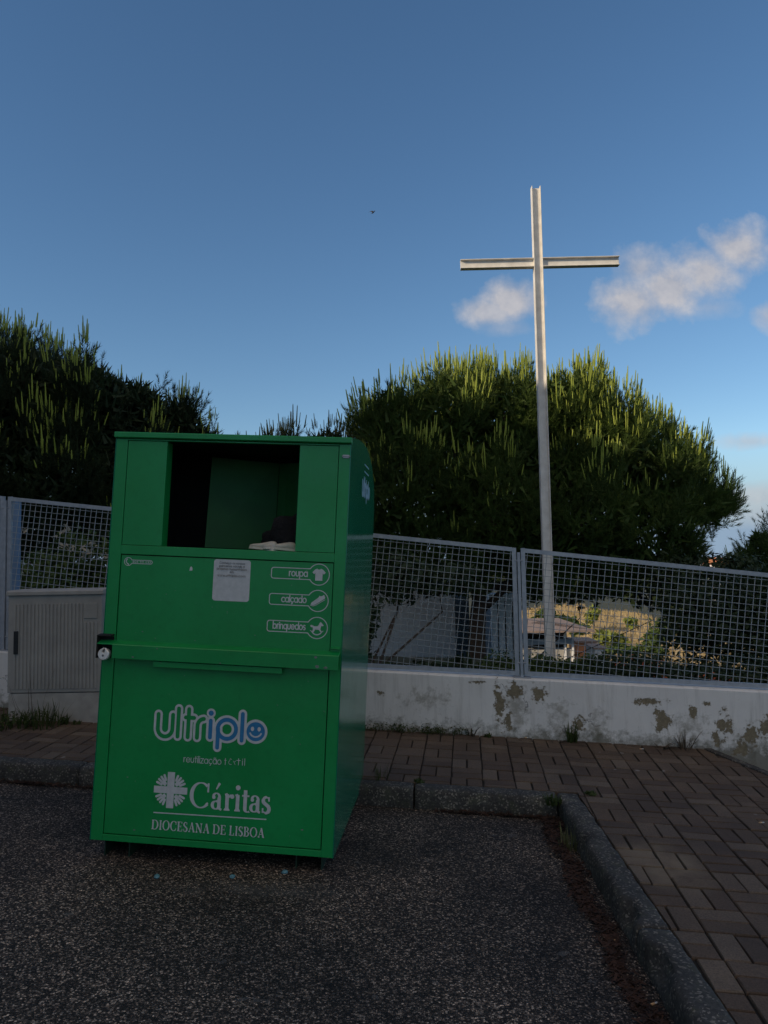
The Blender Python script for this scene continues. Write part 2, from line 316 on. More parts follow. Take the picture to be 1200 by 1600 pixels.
# ------------------------------------------------------------------ mesh helpers
class MB:
    def __init__(s): s.v = []; s.f = []; s.m = []
    def add(s, vs, fs, mi=0):
        o = len(s.v); s.v += [tuple(p) for p in vs]; s.f += [tuple(i+o for i in f) for f in fs]; s.m += [mi]*len(fs)
    def box(s, x0, x1, y0, y1, z0, z1, mi=0):
        s.add([(x0,y0,z0),(x1,y0,z0),(x1,y1,z0),(x0,y1,z0),(x0,y0,z1),(x1,y0,z1),(x1,y1,z1),(x0,y1,z1)],
              [(0,3,2,1),(4,5,6,7),(0,1,5,4),(1,2,6,5),(2,3,7,6),(3,0,4,7)], mi)
    def bar(s, a, b, w, d, up=(0,0,1), mi=0):
        a, b = Vector(a), Vector(b); t = (b-a).normalized(); up = Vector(up)
        sx = t.cross(up).normalized(); sy = sx.cross(t).normalized()
        ring = [(-w/2,-d/2),(w/2,-d/2),(w/2,d/2),(-w/2,d/2)]
        vs = [a+sx*p+sy*q for p, q in ring]+[b+sx*p+sy*q for p, q in ring]
        s.add(vs, [(0,3,2,1),(4,5,6,7),(0,1,5,4),(1,2,6,5),(2,3,7,6),(3,0,4,7)], mi)
    def tube(s, pts, rad, n=8, cap=True, mi=0):
        pts = [Vector(p) for p in pts]
        if not hasattr(rad, '__len__'): rad = [rad]*len(pts)
        vs = []; fs = []; ref = Vector((.3, .2, 1)).normalized()
        for i, p in enumerate(pts):
            t = (pts[min(i+1, len(pts)-1)]-pts[max(i-1, 0)]).normalized()
            if abs(t.dot(ref)) > .97: ref = Vector((1, .1, 0)).normalized()
            a = t.cross(ref).normalized(); b = a.cross(t)
            vs += [p+(a*math.cos(k*2*math.pi/n)+b*math.sin(k*2*math.pi/n))*rad[i] for k in range(n)]
        for i in range(len(pts)-1):
            for k in range(n): fs.append((i*n+k, (i+1)*n+k, (i+1)*n+(k+1)%n, i*n+(k+1)%n))
        if cap: fs += [tuple(range(n)), tuple(range(len(vs)-1, len(vs)-n-1, -1))]
        s.add(vs, fs, mi)
    def prism_x(s, poly, x0, x1, mi=0):       # poly in (y,z), extruded along x
        n = len(poly)
        s.add([(x0,y,z) for y, z in poly]+[(x1,y,z) for y, z in poly],
              [tuple(range(n)), tuple(range(2*n-1, n-1, -1))]+[(i, i+n, (i+1)%n+n, (i+1)%n) for i in range(n)], mi)
    def build(s, name, mats, parent=None, smooth=False, bevel=0):
        me = bpy.data.meshes.new(name); me.from_pydata(s.v, [], s.f)
        if not isinstance(mats, (list, tuple)): mats = [mats]
        for m in mats: me.materials.append(m)
        if len(mats) > 1: me.polygons.foreach_set('material_index', s.m)
        if smooth: me.polygons.foreach_set('use_smooth', [True]*len(me.polygons))
        bm = bmesh.new(); bm.from_mesh(me); bmesh.ops.recalc_face_normals(bm, faces=bm.faces); bm.to_mesh(me); bm.free()
        me.update()
        o = bpy.data.objects.new(name, me); C.objects.link(o)
        if parent is not None: o.parent = parent
        if bevel:
            b = o.modifiers.new('bevel', 'BEVEL'); b.width = bevel; b.segments = 2; b.limit_method = 'ANGLE'; b.angle_limit = R(40)
        return o
def tag(o, label=None, cat=None, group=None, kind=None):
    if label: o['label'] = label
    if cat: o['category'] = cat
    if group: o['group'] = group
    if kind: o['kind'] = kind
    return o
def empty(name, loc=(0,0,0), rot=(0,0,0)):
    o = bpy.data.objects.new(name, None); o.empty_display_size = .2; C.objects.link(o); o.location = loc; o.rotation_euler = rot; return o
def raw(name, V, faces_n, mat, parent=None, tone=None):
    """big triangle soups straight from numpy: V (n,3), consecutive triples are faces"""
    V = np.ascontiguousarray(V, dtype=np.float32); n = len(V); k = n//faces_n
    me = bpy.data.meshes.new(name); me.vertices.add(n); me.vertices.foreach_set('co', V.ravel())
    me.loops.add(n); me.loops.foreach_set('vertex_index', np.arange(n, dtype=np.int32))
    me.polygons.add(k); me.polygons.foreach_set('loop_start', np.arange(0, n, faces_n, dtype=np.int32))
    me.polygons.foreach_set('loop_total', np.full(k, faces_n, dtype=np.int32))
    me.update(); me.validate(); me.materials.append(mat)
    o = bpy.data.objects.new(name, me); C.objects.link(o)
    if parent is not None: o.parent = parent
    return o
from mathutils import noise as mn

# ------------------------------------------------------------------ ground, road, kerbs, paving
ROAD = .005
def z_road(x, y): return ROAD - .049*max(-9, min(9, x))
def z_pave(x, y): return .121 - .049*max(-9, min(9, x)) + .035*max(0, y-4.6+.1*x)
def terrain(x, y):
    z = -.045 - .049*max(-9, min(9, x))
    if y > 12.2: z -= (min(y, 62)-12.2)*.185
    if y > 62: z += (min(y, 110)-62)*.02
    hx = math.exp(-((x-25)/11)**4); hy = math.exp(-((y-88)/14)**2)
    z += 4.6*hx*hy*(1+.04*math.sin(x*.9)-.03*(x-22)) if y > 40 else 0
    if y > 7: z += .12*mn.noise(Vector((x*.25, y*.25, 0)))*min(1, (y-7)/4)
    return z
xs = [-900,-400,-200,-120,-80,-60]+[-50+i*2 for i in range(51)]+[60,80,120,200,400,900]
ys = [-900,-300,-100,-50,-30]+[-20+i*2 for i in range(13)]+[5.2]+[6+i for i in range(30)]+[38+2*i for i in range(42)]+[140,180,260,400,700,1500]
g = MB(); nx = len(xs)
g.v = [(x, y, terrain(x, y)) for y in ys for x in xs]
g.f = [(j*nx+i, j*nx+i+1, (j+1)*nx+i+1, (j+1)*nx+i) for j in range(len(ys)-1) for i in range(nx-1)]
g.m = [1 if 66 < ys[j] < 112 and 8 <= xs[i] <= 42 else 0 for j in range(len(ys)-1) for i in range(nx-1)]
tag(g.build('ground', [MT['soil'], MT['tan']], smooth=True), kind='structure')

KB = lambda x: 4.715-.105*x                # back edge of the kerb along the wall side
KS = lambda y: 1.139-.042*(4.5-y)          # pavement-side edge of the kerb that comes towards us
rd = MB()
gxs = [-40,-25,-15,-9,-6,-4,-3,-2,-1,0,.98]; gys = [-40,-20,-8,-3,0,1,2,3,4]
V = []
for y in gys+[None]:
    for x in gxs:
        xx = x if x != .98 else KS(y if y is not None else 4.6)-.04
        yv = y if y is not None else KB(x)-.04
        V.append((xx, yv, z_road(xx, yv)))
n_ = len(gxs)
rd.add(V, [(j*n_+i, j*n_+i+1, (j+1)*n_+i+1, (j+1)*n_+i) for j in range(len(gys)) for i in range(n_-1)])
tag(rd.build('road', MT['asphalt']), kind='structure')

def kerb_stone(mb, p0, p1, wdt, zf, seed, rough, inset=.006):
    """p0->p1 is the road-side edge, the width goes to the left of that direction"""
    p0, p1 = Vector((*p0, 0)), Vector((*p1, 0)); t = (p1-p0); ln = t.length; t.normalize(); s = Vector((-t.y, t.x, 0))*(1 if wdt > 0 else -1); wdt = abs(wdt)
    prof = [(0,-.30),(0,-.16),(0,-.12),(0,-.08),(.001,-.045),(.004,-.022),(.012,-.008),(.026,-.001),(.05,0),(wdt*.6,0),(wdt*.85,0),(wdt-.004,-.002),(wdt,-.02),(wdt,-.3)]
    N = max(6, int(ln/.022)); vs = []
    for i in range(N+1):
        q = p0+t*(inset+(ln-2*inset)*i/N)
        for (a, z) in prof:
            P = q+s*a; P.z = zf(P.x, P.y)+z
            k = Vector((P.x*9+seed, P.y*9, P.z*9)); e = 1.0 if a < .03 else .35
            d = mn.noise(k)*.5+mn.noise(k*3.1)*.3+mn.noise(k*8)*.18
            chip = max(0, mn.noise(Vector((P.x*5, P.y*5, seed)))-.12)*(1 if -.06 < z < -.0005 and a < .03 else 0)
            P += s*(d*rough*e+chip*rough*5); P.z += d*rough*.8*(1 if z > -.1 else 0)-chip*rough*3.5*(1 if a < .03 else 0)
            if i in (0, N): P.z -= .004
            vs.append(P)
    m = len(prof); fs = [(i*m+k, i*m+k+1, (i+1)*m+k+1, (i+1)*m+k) for i in range(N) for k in range(m-1)]
    fs += [tuple(range(m)), tuple(range((N+1)*m-1, N*m-1, -1))]
    mb.add(vs, fs)
kb = MB()
jx = [-9.4,-8.35,-7.3,-6.2,-5.15,-4.1,-3.03,-1.97,-.9,.15,1.0]
for i in range(len(jx)-1):
    a, b = jx[i], jx[i+1]; kerb_stone(kb, (a, KB(a)-.13), (b, KB(b)-.13), .13, z_pave, i*3.3, .005)
jy = [4.60,2.95,1.95,.95,-.05,-1.05,-2.05,-3.05]
for i in range(len(jy)-1):
    a, b = jy[i], jy[i+1]; kerb_stone(kb, (KS(b)-.132, b), (KS(a)-.132, a), -.132, z_pave, 40+i*3.3, .013)
tag(kb.build('kerb', MT['kerb'], smooth=True), kind='structure')

def clip(poly, cl):
    for i in range(len(cl)):
        a, b = cl[i], cl[(i+1) % len(cl)]; outp = []
        if not poly: return []
        ins = lambda p: (b[0]-a[0])*(p[1]-a[1])-(b[1]-a[1])*(p[0]-a[0]) >= 0
        for k in range(len(poly)):
            p, q = poly[k], poly[(k+1) % len(poly)]; ip, iq = ins(p), ins(q)
            if ip: outp.append(p)
            if ip != iq:
                d1 = (b[0]-a[0])*(p[1]-a[1])-(b[1]-a[1])*(p[0]-a[0]); d2 = (b[0]-a[0])*(q[1]-a[1])-(b[1]-a[1])*(q[0]-a[0])
                t = d1/(d1-d2); outp.append((p[0]+t*(q[0]-p[0]), p[1]+t*(q[1]-p[1])))
        poly = outp
    return poly
WY = lambda x: 5.90-.115*x
ES = lambda y: 2.338+(5.63-y)*.30          # garden-side edge of the paving
reg1 = [(-9, KB(-9)+.004), (ES(4.35), KB(ES(4.35))+.004), (ES(5.63), WY(2.338)), (-9, WY(-9))]
reg2 = [(KS(-3)+.004, -3), (ES(-3), -3), (ES(4.35), KB(ES(4.35))+.004), (KS(4.6)+.004, KB(1.14)+.004)]
AL = -.108; e1 = (math.cos(AL), math.sin(AL)); e2 = (-math.sin(AL), math.cos(AL)); O2 = (-.02, 4.66)
pv = MB(); tones = []
for rg in (reg1, reg2):
    for i in range(-48, 24):
        for j in range(-42, 14):
            for k in range(2):
                c = .2; x0, y0 = i*c, j*c
                r_ = (x0, y0+k*.1, .2, .1) if (i+j) % 2 else (x0+k*.1, y0, .1, .2)
                gp = .0040; q = [(r_[0]+gp, r_[1]+gp*1.15), (r_[0]+r_[2]-gp, r_[1]+gp*1.15), (r_[0]+r_[2]-gp, r_[1]+r_[3]-gp*1.15), (r_[0]+gp, r_[1]+r_[3]-gp*1.15)]
                jx_, jy_, ja = random.gauss(0, .0012), random.gauss(0, .0012), random.gauss(0, .006)
                cx, cy = r_[0]+r_[2]/2, r_[1]+r_[3]/2
                q = [(cx+(a-cx)*math.cos(ja)-(b-cy)*math.sin(ja)+jx_, cy+(a-cx)*math.sin(ja)+(b-cy)*math.cos(ja)+jy_) for a, b in q]
                w_ = [(O2[0]+a*e1[0]+b*e2[0], O2[1]+a*e1[1]+b*e2[1]) for a, b in q]
                p = clip(w_, rg)
                if len(p) < 3: continue
                ar = abs(sum(p[m][0]*p[(m+1) % len(p)][1]-p[(m+1) % len(p)][0]*p[m][1] for m in range(len(p))))/2
                if ar < .0002: continue
                gx_, gy_ = sum(a for a, b in p)/len(p), sum(b for a, b in p)/len(p)
                tx, ty, h = random.gauss(0, .012), random.gauss(0, .012), random.gauss(0, .0013)
                zz = lambda a, b: z_pave(a, b)+h+(a-gx_)*tx+(b-gy_)*ty
                n = len(p); S = lambda a, b, f: (gx_+(a-gx_)*f, gy_+(b-gy_)*f)
                vs = [(a, b, zz(a, b)-.03) for a, b in p]+[(a, b, zz(a, b)-.005) for a, b in p]
                tp = [S(a, b, .95) for a, b in p]; vs += [(a, b, zz(a, b)) for a, b in tp]
                fs = [(m, (m+1) % n, n+(m+1) % n, n+m) for m in range(n)]+[(n+m, n+(m+1) % n, 2*n+(m+1) % n, 2*n+m) for m in range(n)]+[tuple(range(2*n, 3*n))]
                pv.add(vs, fs); tones += [random.random()]*len(fs)
o = pv.build('pavement', MT['paver']); at_ = o.data.attributes.new('tone', 'FLOAT', 'FACE')
at_.data.foreach_set('value', tones); tag(o, kind='structure')
jb = MB()
def sheet(mb, poly, zf, dz, n=16):
    a, b, c, d = [Vector((*p, 0)) for p in poly]; vs = []
    for j in range(n+1):
        for i in range(n+1):
            P = (a*(1-i/n)+b*(i/n))*(1-j/n)+(d*(1-i/n)+c*(i/n))*(j/n); vs.append((P.x, P.y, zf(P.x, P.y)+dz+.002*mn.noise(P*9)))
    mb.add(vs, [(j*(n+1)+i, j*(n+1)+i+1, (j+1)*(n+1)+i+1, (j+1)*(n+1)+i) for j in range(n) for i in range(n)])
sheet(jb, reg1, z_pave, -.013, 40); sheet(jb, reg2, z_pave, -.013, 40)
tag(jb.build('pavement_joints', MT['joint']), kind='structure')
es = MB()
for a, b in ((5.60, 5.02), (5.01, 4.02), (4.01, 3.02), (3.01, 2.0), (1.99, 0)):
    pa, pb = Vector((ES(a), a, 0)), Vector((ES(b), b, 0)); s_ = Vector((.06, .018, 0))
    vs = []
    for P in (pa, pb, pb+s_, pa+s_):
        zt = z_pave(min(P.x, 2.6), P.y)
        vs.append((P.x, P.y, -.35))
    for P in (pa, pb, pb+s_, pa+s_): vs.append((P.x, P.y, z_pave(P.x, P.y)+.012))
    es.add(vs, [(0,1,2,3),(4,5,6,7),(0,1,5,4),(1,2,6,5),(2,3,7,6),(3,0,4,7)])
tag(es.build('pavement_edging', MT['kerb'], bevel=.006), kind='structure')

# ------------------------------------------------------------------ low white wall
spots = [(.985,.475,.055,.05,1),(1.17,.45,.055,.06,1),(.86,.37,.035,.14,1),(.93,.24,.03,.09,1),(1.99,.39,.10,.028,1),(2.07,.265,.06,.075,1),(2.40,.38,.03,.02,1),
         (2.51,.23,.05,.09,1),(2.70,.15,.05,.06,1),(2.83,.22,.05,.08,1),(2.30,.32,.03,.03,1),(-.05,.45,.03,.02,1),(.70,.54,.06,.012,1),(1.45,.22,.05,.05,1),(2.62,.05,.06,.05,1),(2.45,.12,.03,.04,1),
         (1.3,.33,.10,.10,0),(1.0,.35,.12,.22,0),(2.25,.2,.16,.12,0),(2.7,.1,.15,.14,0),(.3,.4,.2,.1,0),(-.6,.3,.25,.15,0),(1.6,.2,.1,.1,0)]
MT['wall'] = make_wall(spots)
wl = MB(); N = 48; vs = []
for i in range(N+1):
    x = -9.5+19*i/N; y = WY(x); zt = .620-.052*x
    for (dy, z) in ((0,-.7),(0,-.2),(0,.2),(0,zt-.012),(.010,zt),(.15,zt+.004),(.15,-.7)):
        vs.append((x+dy*.114, y+dy, z))
wl.add(vs, [(i*7+k, i*7+k+1, (i+1)*7+k+1, (i+1)*7+k) for i in range(N) for k in range(6)]+[tuple(range(7)), tuple(range(N*7+6, N*7-1, -1))])
tag(wl.build('boundary_wall', MT['wall']), 'low white rendered wall with peeling patches under the wire mesh fence', 'wall')

# ------------------------------------------------------------------ mesh fence on the wall
FY = lambda x: 5.965-.115*x
fdir = Vector((1, -.115, 0)).normalized(); fn = Vector((.115, 1, 0)).normalized()
topz = lambda x: 1.704-.122*x
botz = lambda x: .634-.052*x
fence = empty('mesh_fence', (0, FY(0), botz(0)))
tag(fence, 'galvanised square wire mesh fence panels bolted to posts along the top of the low wall', 'fence')
finv = Matrix.Translation(-Vector(fence.location))
posts = [-7.53,-3.245,1.055,5.36,9.4]
def fp(x, z, off=0):
    P = Vector((x, FY(x), z))+fn*off; return P-fence.location
def lineclip(p, d, poly):
    t0, t1 = -1e9, 1e9
    for i in range(len(poly)):
        a, b = poly[i], poly[(i+1) % len(poly)]; nx_, nz_ = -(b[1]-a[1]), b[0]-a[0]
        num = (p[0]-a[0])*nx_+(p[1]-a[1])*nz_; den = d[0]*nx_+d[1]*nz_
        if abs(den) < 1e-9:
            if num < 0: return None
            continue
        t = -num/den
        if den > 0: t0 = max(t0, t)
        else: t1 = min(t1, t)
    return (t0, t1) if t1-t0 > .01 else None
for i, x in enumerate(posts):
    m = MB(); m.bar(fp(x, botz(x)-.01), fp(x, topz(x)-.035), .022, .05, up=fn)
    m.build('post', MT['galv'], fence)
    m = MB(); m.bar(fp(x-.065, botz(x-.065)-.009), fp(x+.065, botz(x+.065)-.009), .10, .008, up=(0,0,1)); m.build('base_plate', MT['galv'], fence, bevel=.002)
    for z in (topz(x)-.10, botz(x)+.10):
        m = MB(); c = fp(x, z, -.012); m.tube([c-fdir*.032, c+fdir*.032], .006, 6)
        m.build('bolt', MT['galv'], fence)
for i in range(len(posts)-1):
    xa, xb = posts[i]+.018, posts[i+1]-.018; hw = .0165
    fr = MB(); P = lambda x, z: fp(x, z)
    fr.bar(P(xa+hw, botz(xa)), P(xa+hw, topz(xa)), 2*hw, .025, up=fn)
    fr.bar(P(xb-hw, botz(xb)), P(xb-hw, topz(xb)), 2*hw, .025, up=fn)
    fr.bar(P(xa+2*hw, topz(xa+2*hw)-hw), P(xb-2*hw, topz(xb-2*hw)-hw), 2*hw, .025, up=fn)
    fr.bar(P(xa+2*hw, botz(xa+2*hw)+hw), P(xb-2*hw, botz(xb-2*hw)+hw), 2*hw, .025, up=fn)
    panel = fr.build('panel_frame', MT['galv'], fence)
    xa2, xb2 = xa+.03, xb-.03
    poly = [(xa2, botz(xa2)+.028), (xb2, botz(xb2)+.028), (xb2, topz(xb2)-.03), (xa2, topz(xa2)-.03)]
    th = math.atan(.122); d1 = (math.cos(th), -math.sin(th)); d2 = (math.sin(th), math.cos(th)); wm = MB()
    o0 = (xa+.05, topz(xa+.05)-.052)
    for k in range(0, 34):
        kj = k+random.gauss(0, .02); p = (o0[0]-d2[0]*.05*kj, o0[1]-d2[1]*.05*kj); t = lineclip(p, d1, poly)
        if t: wm.bar(fp(p[0]+d1[0]*t[0], p[1]+d1[1]*t[0], -.003), fp(p[0]+d1[0]*t[1], p[1]+d1[1]*t[1], -.003), .0036, .004, up=fn)
    for k in range(-4, 100):
        kj = k+random.gauss(0, .02); p = (o0[0]+d1[0]*.05*kj, o0[1]+d1[1]*.05*kj); t = lineclip(p, d2, poly)
        if t: wm.bar(fp(p[0]+d2[0]*t[0], p[1]+d2[1]*t[0], .0025), fp(p[0]+d2[0]*t[1], p[1]+d2[1]*t[1], .0025), .0043, .0045, up=fn)
    wm.build('wire_mesh', MT['wire'], panel)

# ------------------------------------------------------------------ cabinet against the wall
cb_ = empty('utility_cabinet', (-2.985, 5.865, .25)); tag(cb_, 'grey ribbed utility cabinet on a concrete plinth between the low wall and the green container', 'cabinet')
m = MB(); m.box(.012,.738,.012,.30,-.02,.252); m.build('plinth', MT['plinth'], cb_, bevel=.006)
m = MB(); m.box(.006,.744,.006,.30,.258,1.018); body = m.build('body', MT['cab'], cb_, bevel=.004)
m = MB()
for k in range(23):
    x = .05+k*.0292; top = .95 if not (k >= 19) else .80
    m.box(x, x+.019, -.001, .006, .285, top)
m.box(.05+19*.0292, .05+22*.0292+.019, -.001, .006, .83, .95)
m.build('door', MT['cab'], cb_, bevel=.003)
m = MB(); m.box(.058,.092,-.012,-.001,.56,.74); h = m.build('handle', MT['black'], cb_, bevel=.003)
m = MB(); m.box(.066,.084,-.016,-.012,.665,.72); m.build('lock', MT['black'], h, bevel=.002)
m = MB(); m.prism_x([(-.012,1.018),(.31,1.018),(.31,1.05),(.28,1.062),(.02,1.058),(-.012,1.048)], -.008, .758); m.build('lid', MT['cab'], cb_, bevel=.004)

# ------------------------------------------------------------------ lettering by pen strokes
def arc(cx, cy, rx, ry, a0, a1, n=None):
    n = n or max(6, int(abs(a1-a0)/12)); return [(cx+rx*math.cos(R(a0+(a1-a0)*i/n)), cy+ry*math.sin(R(a0+(a1-a0)*i/n))) for i in range(n+1)]
class Pen:
    """flat print on a surface: u to the right, v up, laid at increasing tiny heights"""
    def __init__(s, fr): s.fr = fr; s.mb = MB(); s.k = 0
    def P(s, u, v): return s.fr(u, v, s.k*.00006)
    def poly(s, pts, mi=0):
        s.k += 1; s.mb.add([s.P(u, v) for u, v in pts], [tuple(range(len(pts)))], mi)
    def stroke(s, pts, wd, closed=False, mi=0, cap=True):
        s.k += 1; n = len(pts)
        wd = wd if hasattr(wd, '__len__') else [wd]*n
        vs = []
        for i, (x, y) in enumerate(pts):
            if closed: a, b = pts[i-1], pts[(i+1) % n]
            else: a, b = pts[max(i-1, 0)], pts[min(i+1, n-1)]
            d1 = Vector((x-a[0], y-a[1])); d2 = Vector((b[0]-x, b[1]-y))
            if d1.length < 1e-9: d1 = d2
            if d2.length < 1e-9: d2 = d1
            d1.normalize(); d2.normalize(); t = (d1+d2)
            t = t.normalized() if t.length > 1e-6 else d1
            nrm = Vector((-t.y, t.x)); k = 1/max(.45, nrm.dot(Vector((-d1.y, d1.x))))
            vs += [(x+nrm.x*wd[i]/2*k, y+nrm.y*wd[i]/2*k), (x-nrm.x*wd[i]/2*k, y-nrm.y*wd[i]/2*k)]
        m = n if closed else n-1
        s.mb.add([s.P(u, v) for u, v in vs], [(2*i, 2*i+1, 2*((i+1) % n)+1, 2*((i+1) % n)) for i in range(m)], mi)
        if cap and not closed:
            for (c, o, w_) in ((pts[0], pts[1], wd[0]), (pts[-1], pts[-2], wd[-1])):
                an = math.degrees(math.atan2(c[1]-o[1], c[0]-o[0])); f = arc(c[0], c[1], w_/2, w_/2, an-90, an+90, 8)
                s.mb.add([s.P(u, v) for u, v in f], [tuple(range(len(f)))], mi)
    def disc(s, x, y, r, mi=0): s.poly(arc(x, y, r, r, 0, 348, 29), mi)
G = {  # geometric lower case, x-height 1
 'a': (1.0, [('c', .5,.5,.5), [(1,0),(1,1)]]), 'b': (1.0, [('c', .5,.5,.5), [(0,0),(0,1.5)]]), 'c': (.85, [arc(.5,.5,.5,.5,48,312)]),
 'ç': (.85, [arc(.5,.5,.5,.5,48,312), [(.5,0),(.58,-.2),(.45,-.36),(.3,-.33)]]), 'd': (1.0, [('c', .5,.5,.5), [(1,0),(1,1.5)]]),
 'e': (1.0, [[(0.02,.5),(1,.5)]+arc(.5,.5,.5,.5,0,322)[1:]]), 'i': (.0, [[(0,0),(0,1)], ('d', 0,1.35)]), 'l': (0, [[(0,0),(0,1.5)]]),
 'n': (.8, [[(0,0),(0,1)], [(0,.6)]+arc(.4,.6,.4,.4,180,0)[1:]+[(.8,0)]]), 'o': (1.0, [('c', .5,.5,.5)]), 'p': (1.0, [('c', .5,.5,.5), [(0,-.5),(0,1)]]),
 'q': (1.0, [('c', .5,.5,.5), [(1,-.5),(1,1)]]), 'r': (.42, [[(0,0),(0,1)], [(0,.55)]+arc(.42,.58,.42,.42,180,88)[1:]]),
 's': (.6, [arc(.3,.74,.26,.26,40,270,12)+arc(.3,.25,.27,.25,90,-140,12)[1:]]), 't': (.5, [[(.25,0),(.25,1.4)], [(0,1),(.5,1)]]),
 'u': (.8, [[(0,1),(0,.4)]+arc(.4,.4,.4,.4,180,360)[1:]+[(.8,1)]]), 'x': (.75, [[(0,0),(.75,1)], [(0,1),(.75,0)]]), 'z': (.75, [[(0,1),(.75,1),(0,0),(.75,0)]]),
 'ã': (1.0, [('c', .5,.5,.5), [(1,0),(1,1)], [(.2,1.25),(.35,1.36),(.6,1.24),(.8,1.35)]]), 'ê': (1.0, [[(0.02,.5),(1,.5)]+arc(.5,.5,.5,.5,0,322)[1:], [(.25,1.2),(.5,1.42),(.75,1.2)]]),
 ' ': (.35, []), '1': (.3, [[(0,1.2),(.25,1.45),(.25,0)]]), '0': (.8, [[(.4+.4*math.cos(R(a)), .725+.725*math.sin(R(a))) for a in range(0, 361, 20)]]),
 '8': (.75, [arc(.37,1.08,.33,.34,0,360), arc(.37,.38,.37,.38,0,360)]), '9': (.8, [('c', .4,1.02,.4), [(.8,1.02),(.55,.1),(.5,0)]]), '3': (.7, [arc(.33,1.08,.33,.35,150,-90), arc(.33,.38,.37,.38,90,-150)]),
 'w': (1.2, [[(0,1),(.3,0),(.6,1),(.9,0),(1.2,1)]]), '.': (0, [('d', 0,.06)]), 'm': (1.4, [[(0,0),(0,1)], [(0,.65)]+arc(.35,.65,.35,.35,180,0)[1:]+[(.7,0)], [(.7,.65)]+arc(1.05,.65,.35,.35,180,0)[1:]+[(1.4,0)]]),
 'h': (.8, [[(0,0),(0,1.5)], [(0,.6)]+arc(.4,.6,.4,.4,180,0)[1:]+[(.8,0)]]), 'j': (.1, [[(.1,1),(.1,-.3),(-.1,-.45)], ('d', .1,1.35)]), 'á': (1.0, [('c', .5,.5,.5), [(1,0),(1,1)], [(.5,1.2),(.7,1.45)]]),
 'C': (1.2, [arc(.7,.75,.7,.75,45,315)]),
}
def measure(txt, gap): return sum(G[c][0]+gap for c in txt)-gap
def write(pen, txt, u, v, xh, wd, gap=.28, mi=0, align='l', slant=0, width=None):
    W = measure(txt, gap)*xh; sx = 1
    if width: sx = width/W; W = width
    if align == 'r': u -= W
    if align == 'c': u -= W/2
    for ch in txt:
        adv, st = G[ch]
        for s in st:
            if s and s[0] == 'c': pts = [(s[1]+s[3]*math.cos(R(a)), s[2]+s[3]*math.sin(R(a))) for a in range(0, 360, 12)]; pen.stroke([(u+x*xh*sx, v+y*xh) for x, y in pts], wd, closed=True, mi=mi)
            elif s and s[0] == 'd': pen.disc(u+s[1]*xh*sx, v+s[2]*xh, wd*.62, mi)
            else: pen.stroke([(u+x*xh*sx, v+y*xh) for x, y in s], wd, mi=mi)
        u += (adv+gap)*xh*sx

# ------------------------------------------------------------------ the green textile container
Wd, Dp, Ht = 1.206, 1.197, 2.019
binr = empty('clothes_bank', (-1.46928, 3.71388, .1582)); 
binr.rotation_mode = 'QUATERNION'
cy_, sy_, ct, st_, cp, sp_ = math.cos(R(-5.0467)), math.sin(R(-5.0467)), math.cos(R(3.2865)), math.sin(R(3.2865)), math.cos(R(-.507)), math.sin(R(-.507))
RM = Matrix(((cy_,-sy_,0),(sy_,cy_,0),(0,0,1))) @ Matrix(((ct,0,st_),(0,1,0),(-st_,0,ct))) @ Matrix(((1,0,0),(0,cp,-sp_),(0,sp_,cp)))
binr.rotation_quaternion = RM.to_quaternion()
tag(binr, 'green steel textile donation container with open chute and white lettering, standing at the kerb', 'donation container')
BM4 = RM.to_4x4(); BM4.translation = binr.location
prof = [(0,1.985),(.03,2.020),(.12,2.035),(.3,2.058),(.5,2.070),(.66,2.068),(.80,2.052),(.92,2.02),(1.02,1.975),(1.10,1.915),(1.16,1.84),(1.197,1.75),(1.197,0),(0,0)]
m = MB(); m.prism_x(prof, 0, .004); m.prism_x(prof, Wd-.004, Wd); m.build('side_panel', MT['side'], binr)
m = MB()
for i in range(1, len(prof)-2):
    (ya, za), (yb, zb) = prof[i], prof[i+1]; m.prism_x([(ya,za),(yb,zb),(yb-.003,zb-.005),(ya-.002,za-.005)], .004, Wd-.004)
m.box(.004,Wd-.004,.03,1.19,.0,.004)
m.build('roof_shell', MT['green'], binr)
m = MB()
m.box(.0045,.064,0,.03,.001,1.984); m.box(1.147,Wd-.0045,0,.03,.001,1.984); m.box(.064,1.147,0,.03,.001,.031); m.box(.064,1.147,0,.03,1.401,1.446); m.box(.064,1.147,0,.03,1.977,1.984)
m.build('front_frame', MT['green'], binr, bevel=.0015)
m = MB(); m.prism_x([(.03,2.021),(-.014,2.017),(-.018,2.013),(-.018,1.990),(-.012,1.990),(-.008,1.9865),(.03,1.9865)], -.002, Wd+.002); m.build('roof_edge', MT['green'], binr, bevel=.0015)
m = MB(); m.box(.0668,.271,.002,.012,1.448,1.9745); m.box(.2675,.271,.012,.075,1.448,1.9745); m.build('chute_panel', MT['green'], binr, bevel=.001)
m = MB(); m.box(.95,1.1442,.002,.012,1.448,1.9745); m.box(.95,.9535,.012,.075,1.448,1.9745); m.build('chute_panel', MT['green'], binr, bevel=.001)
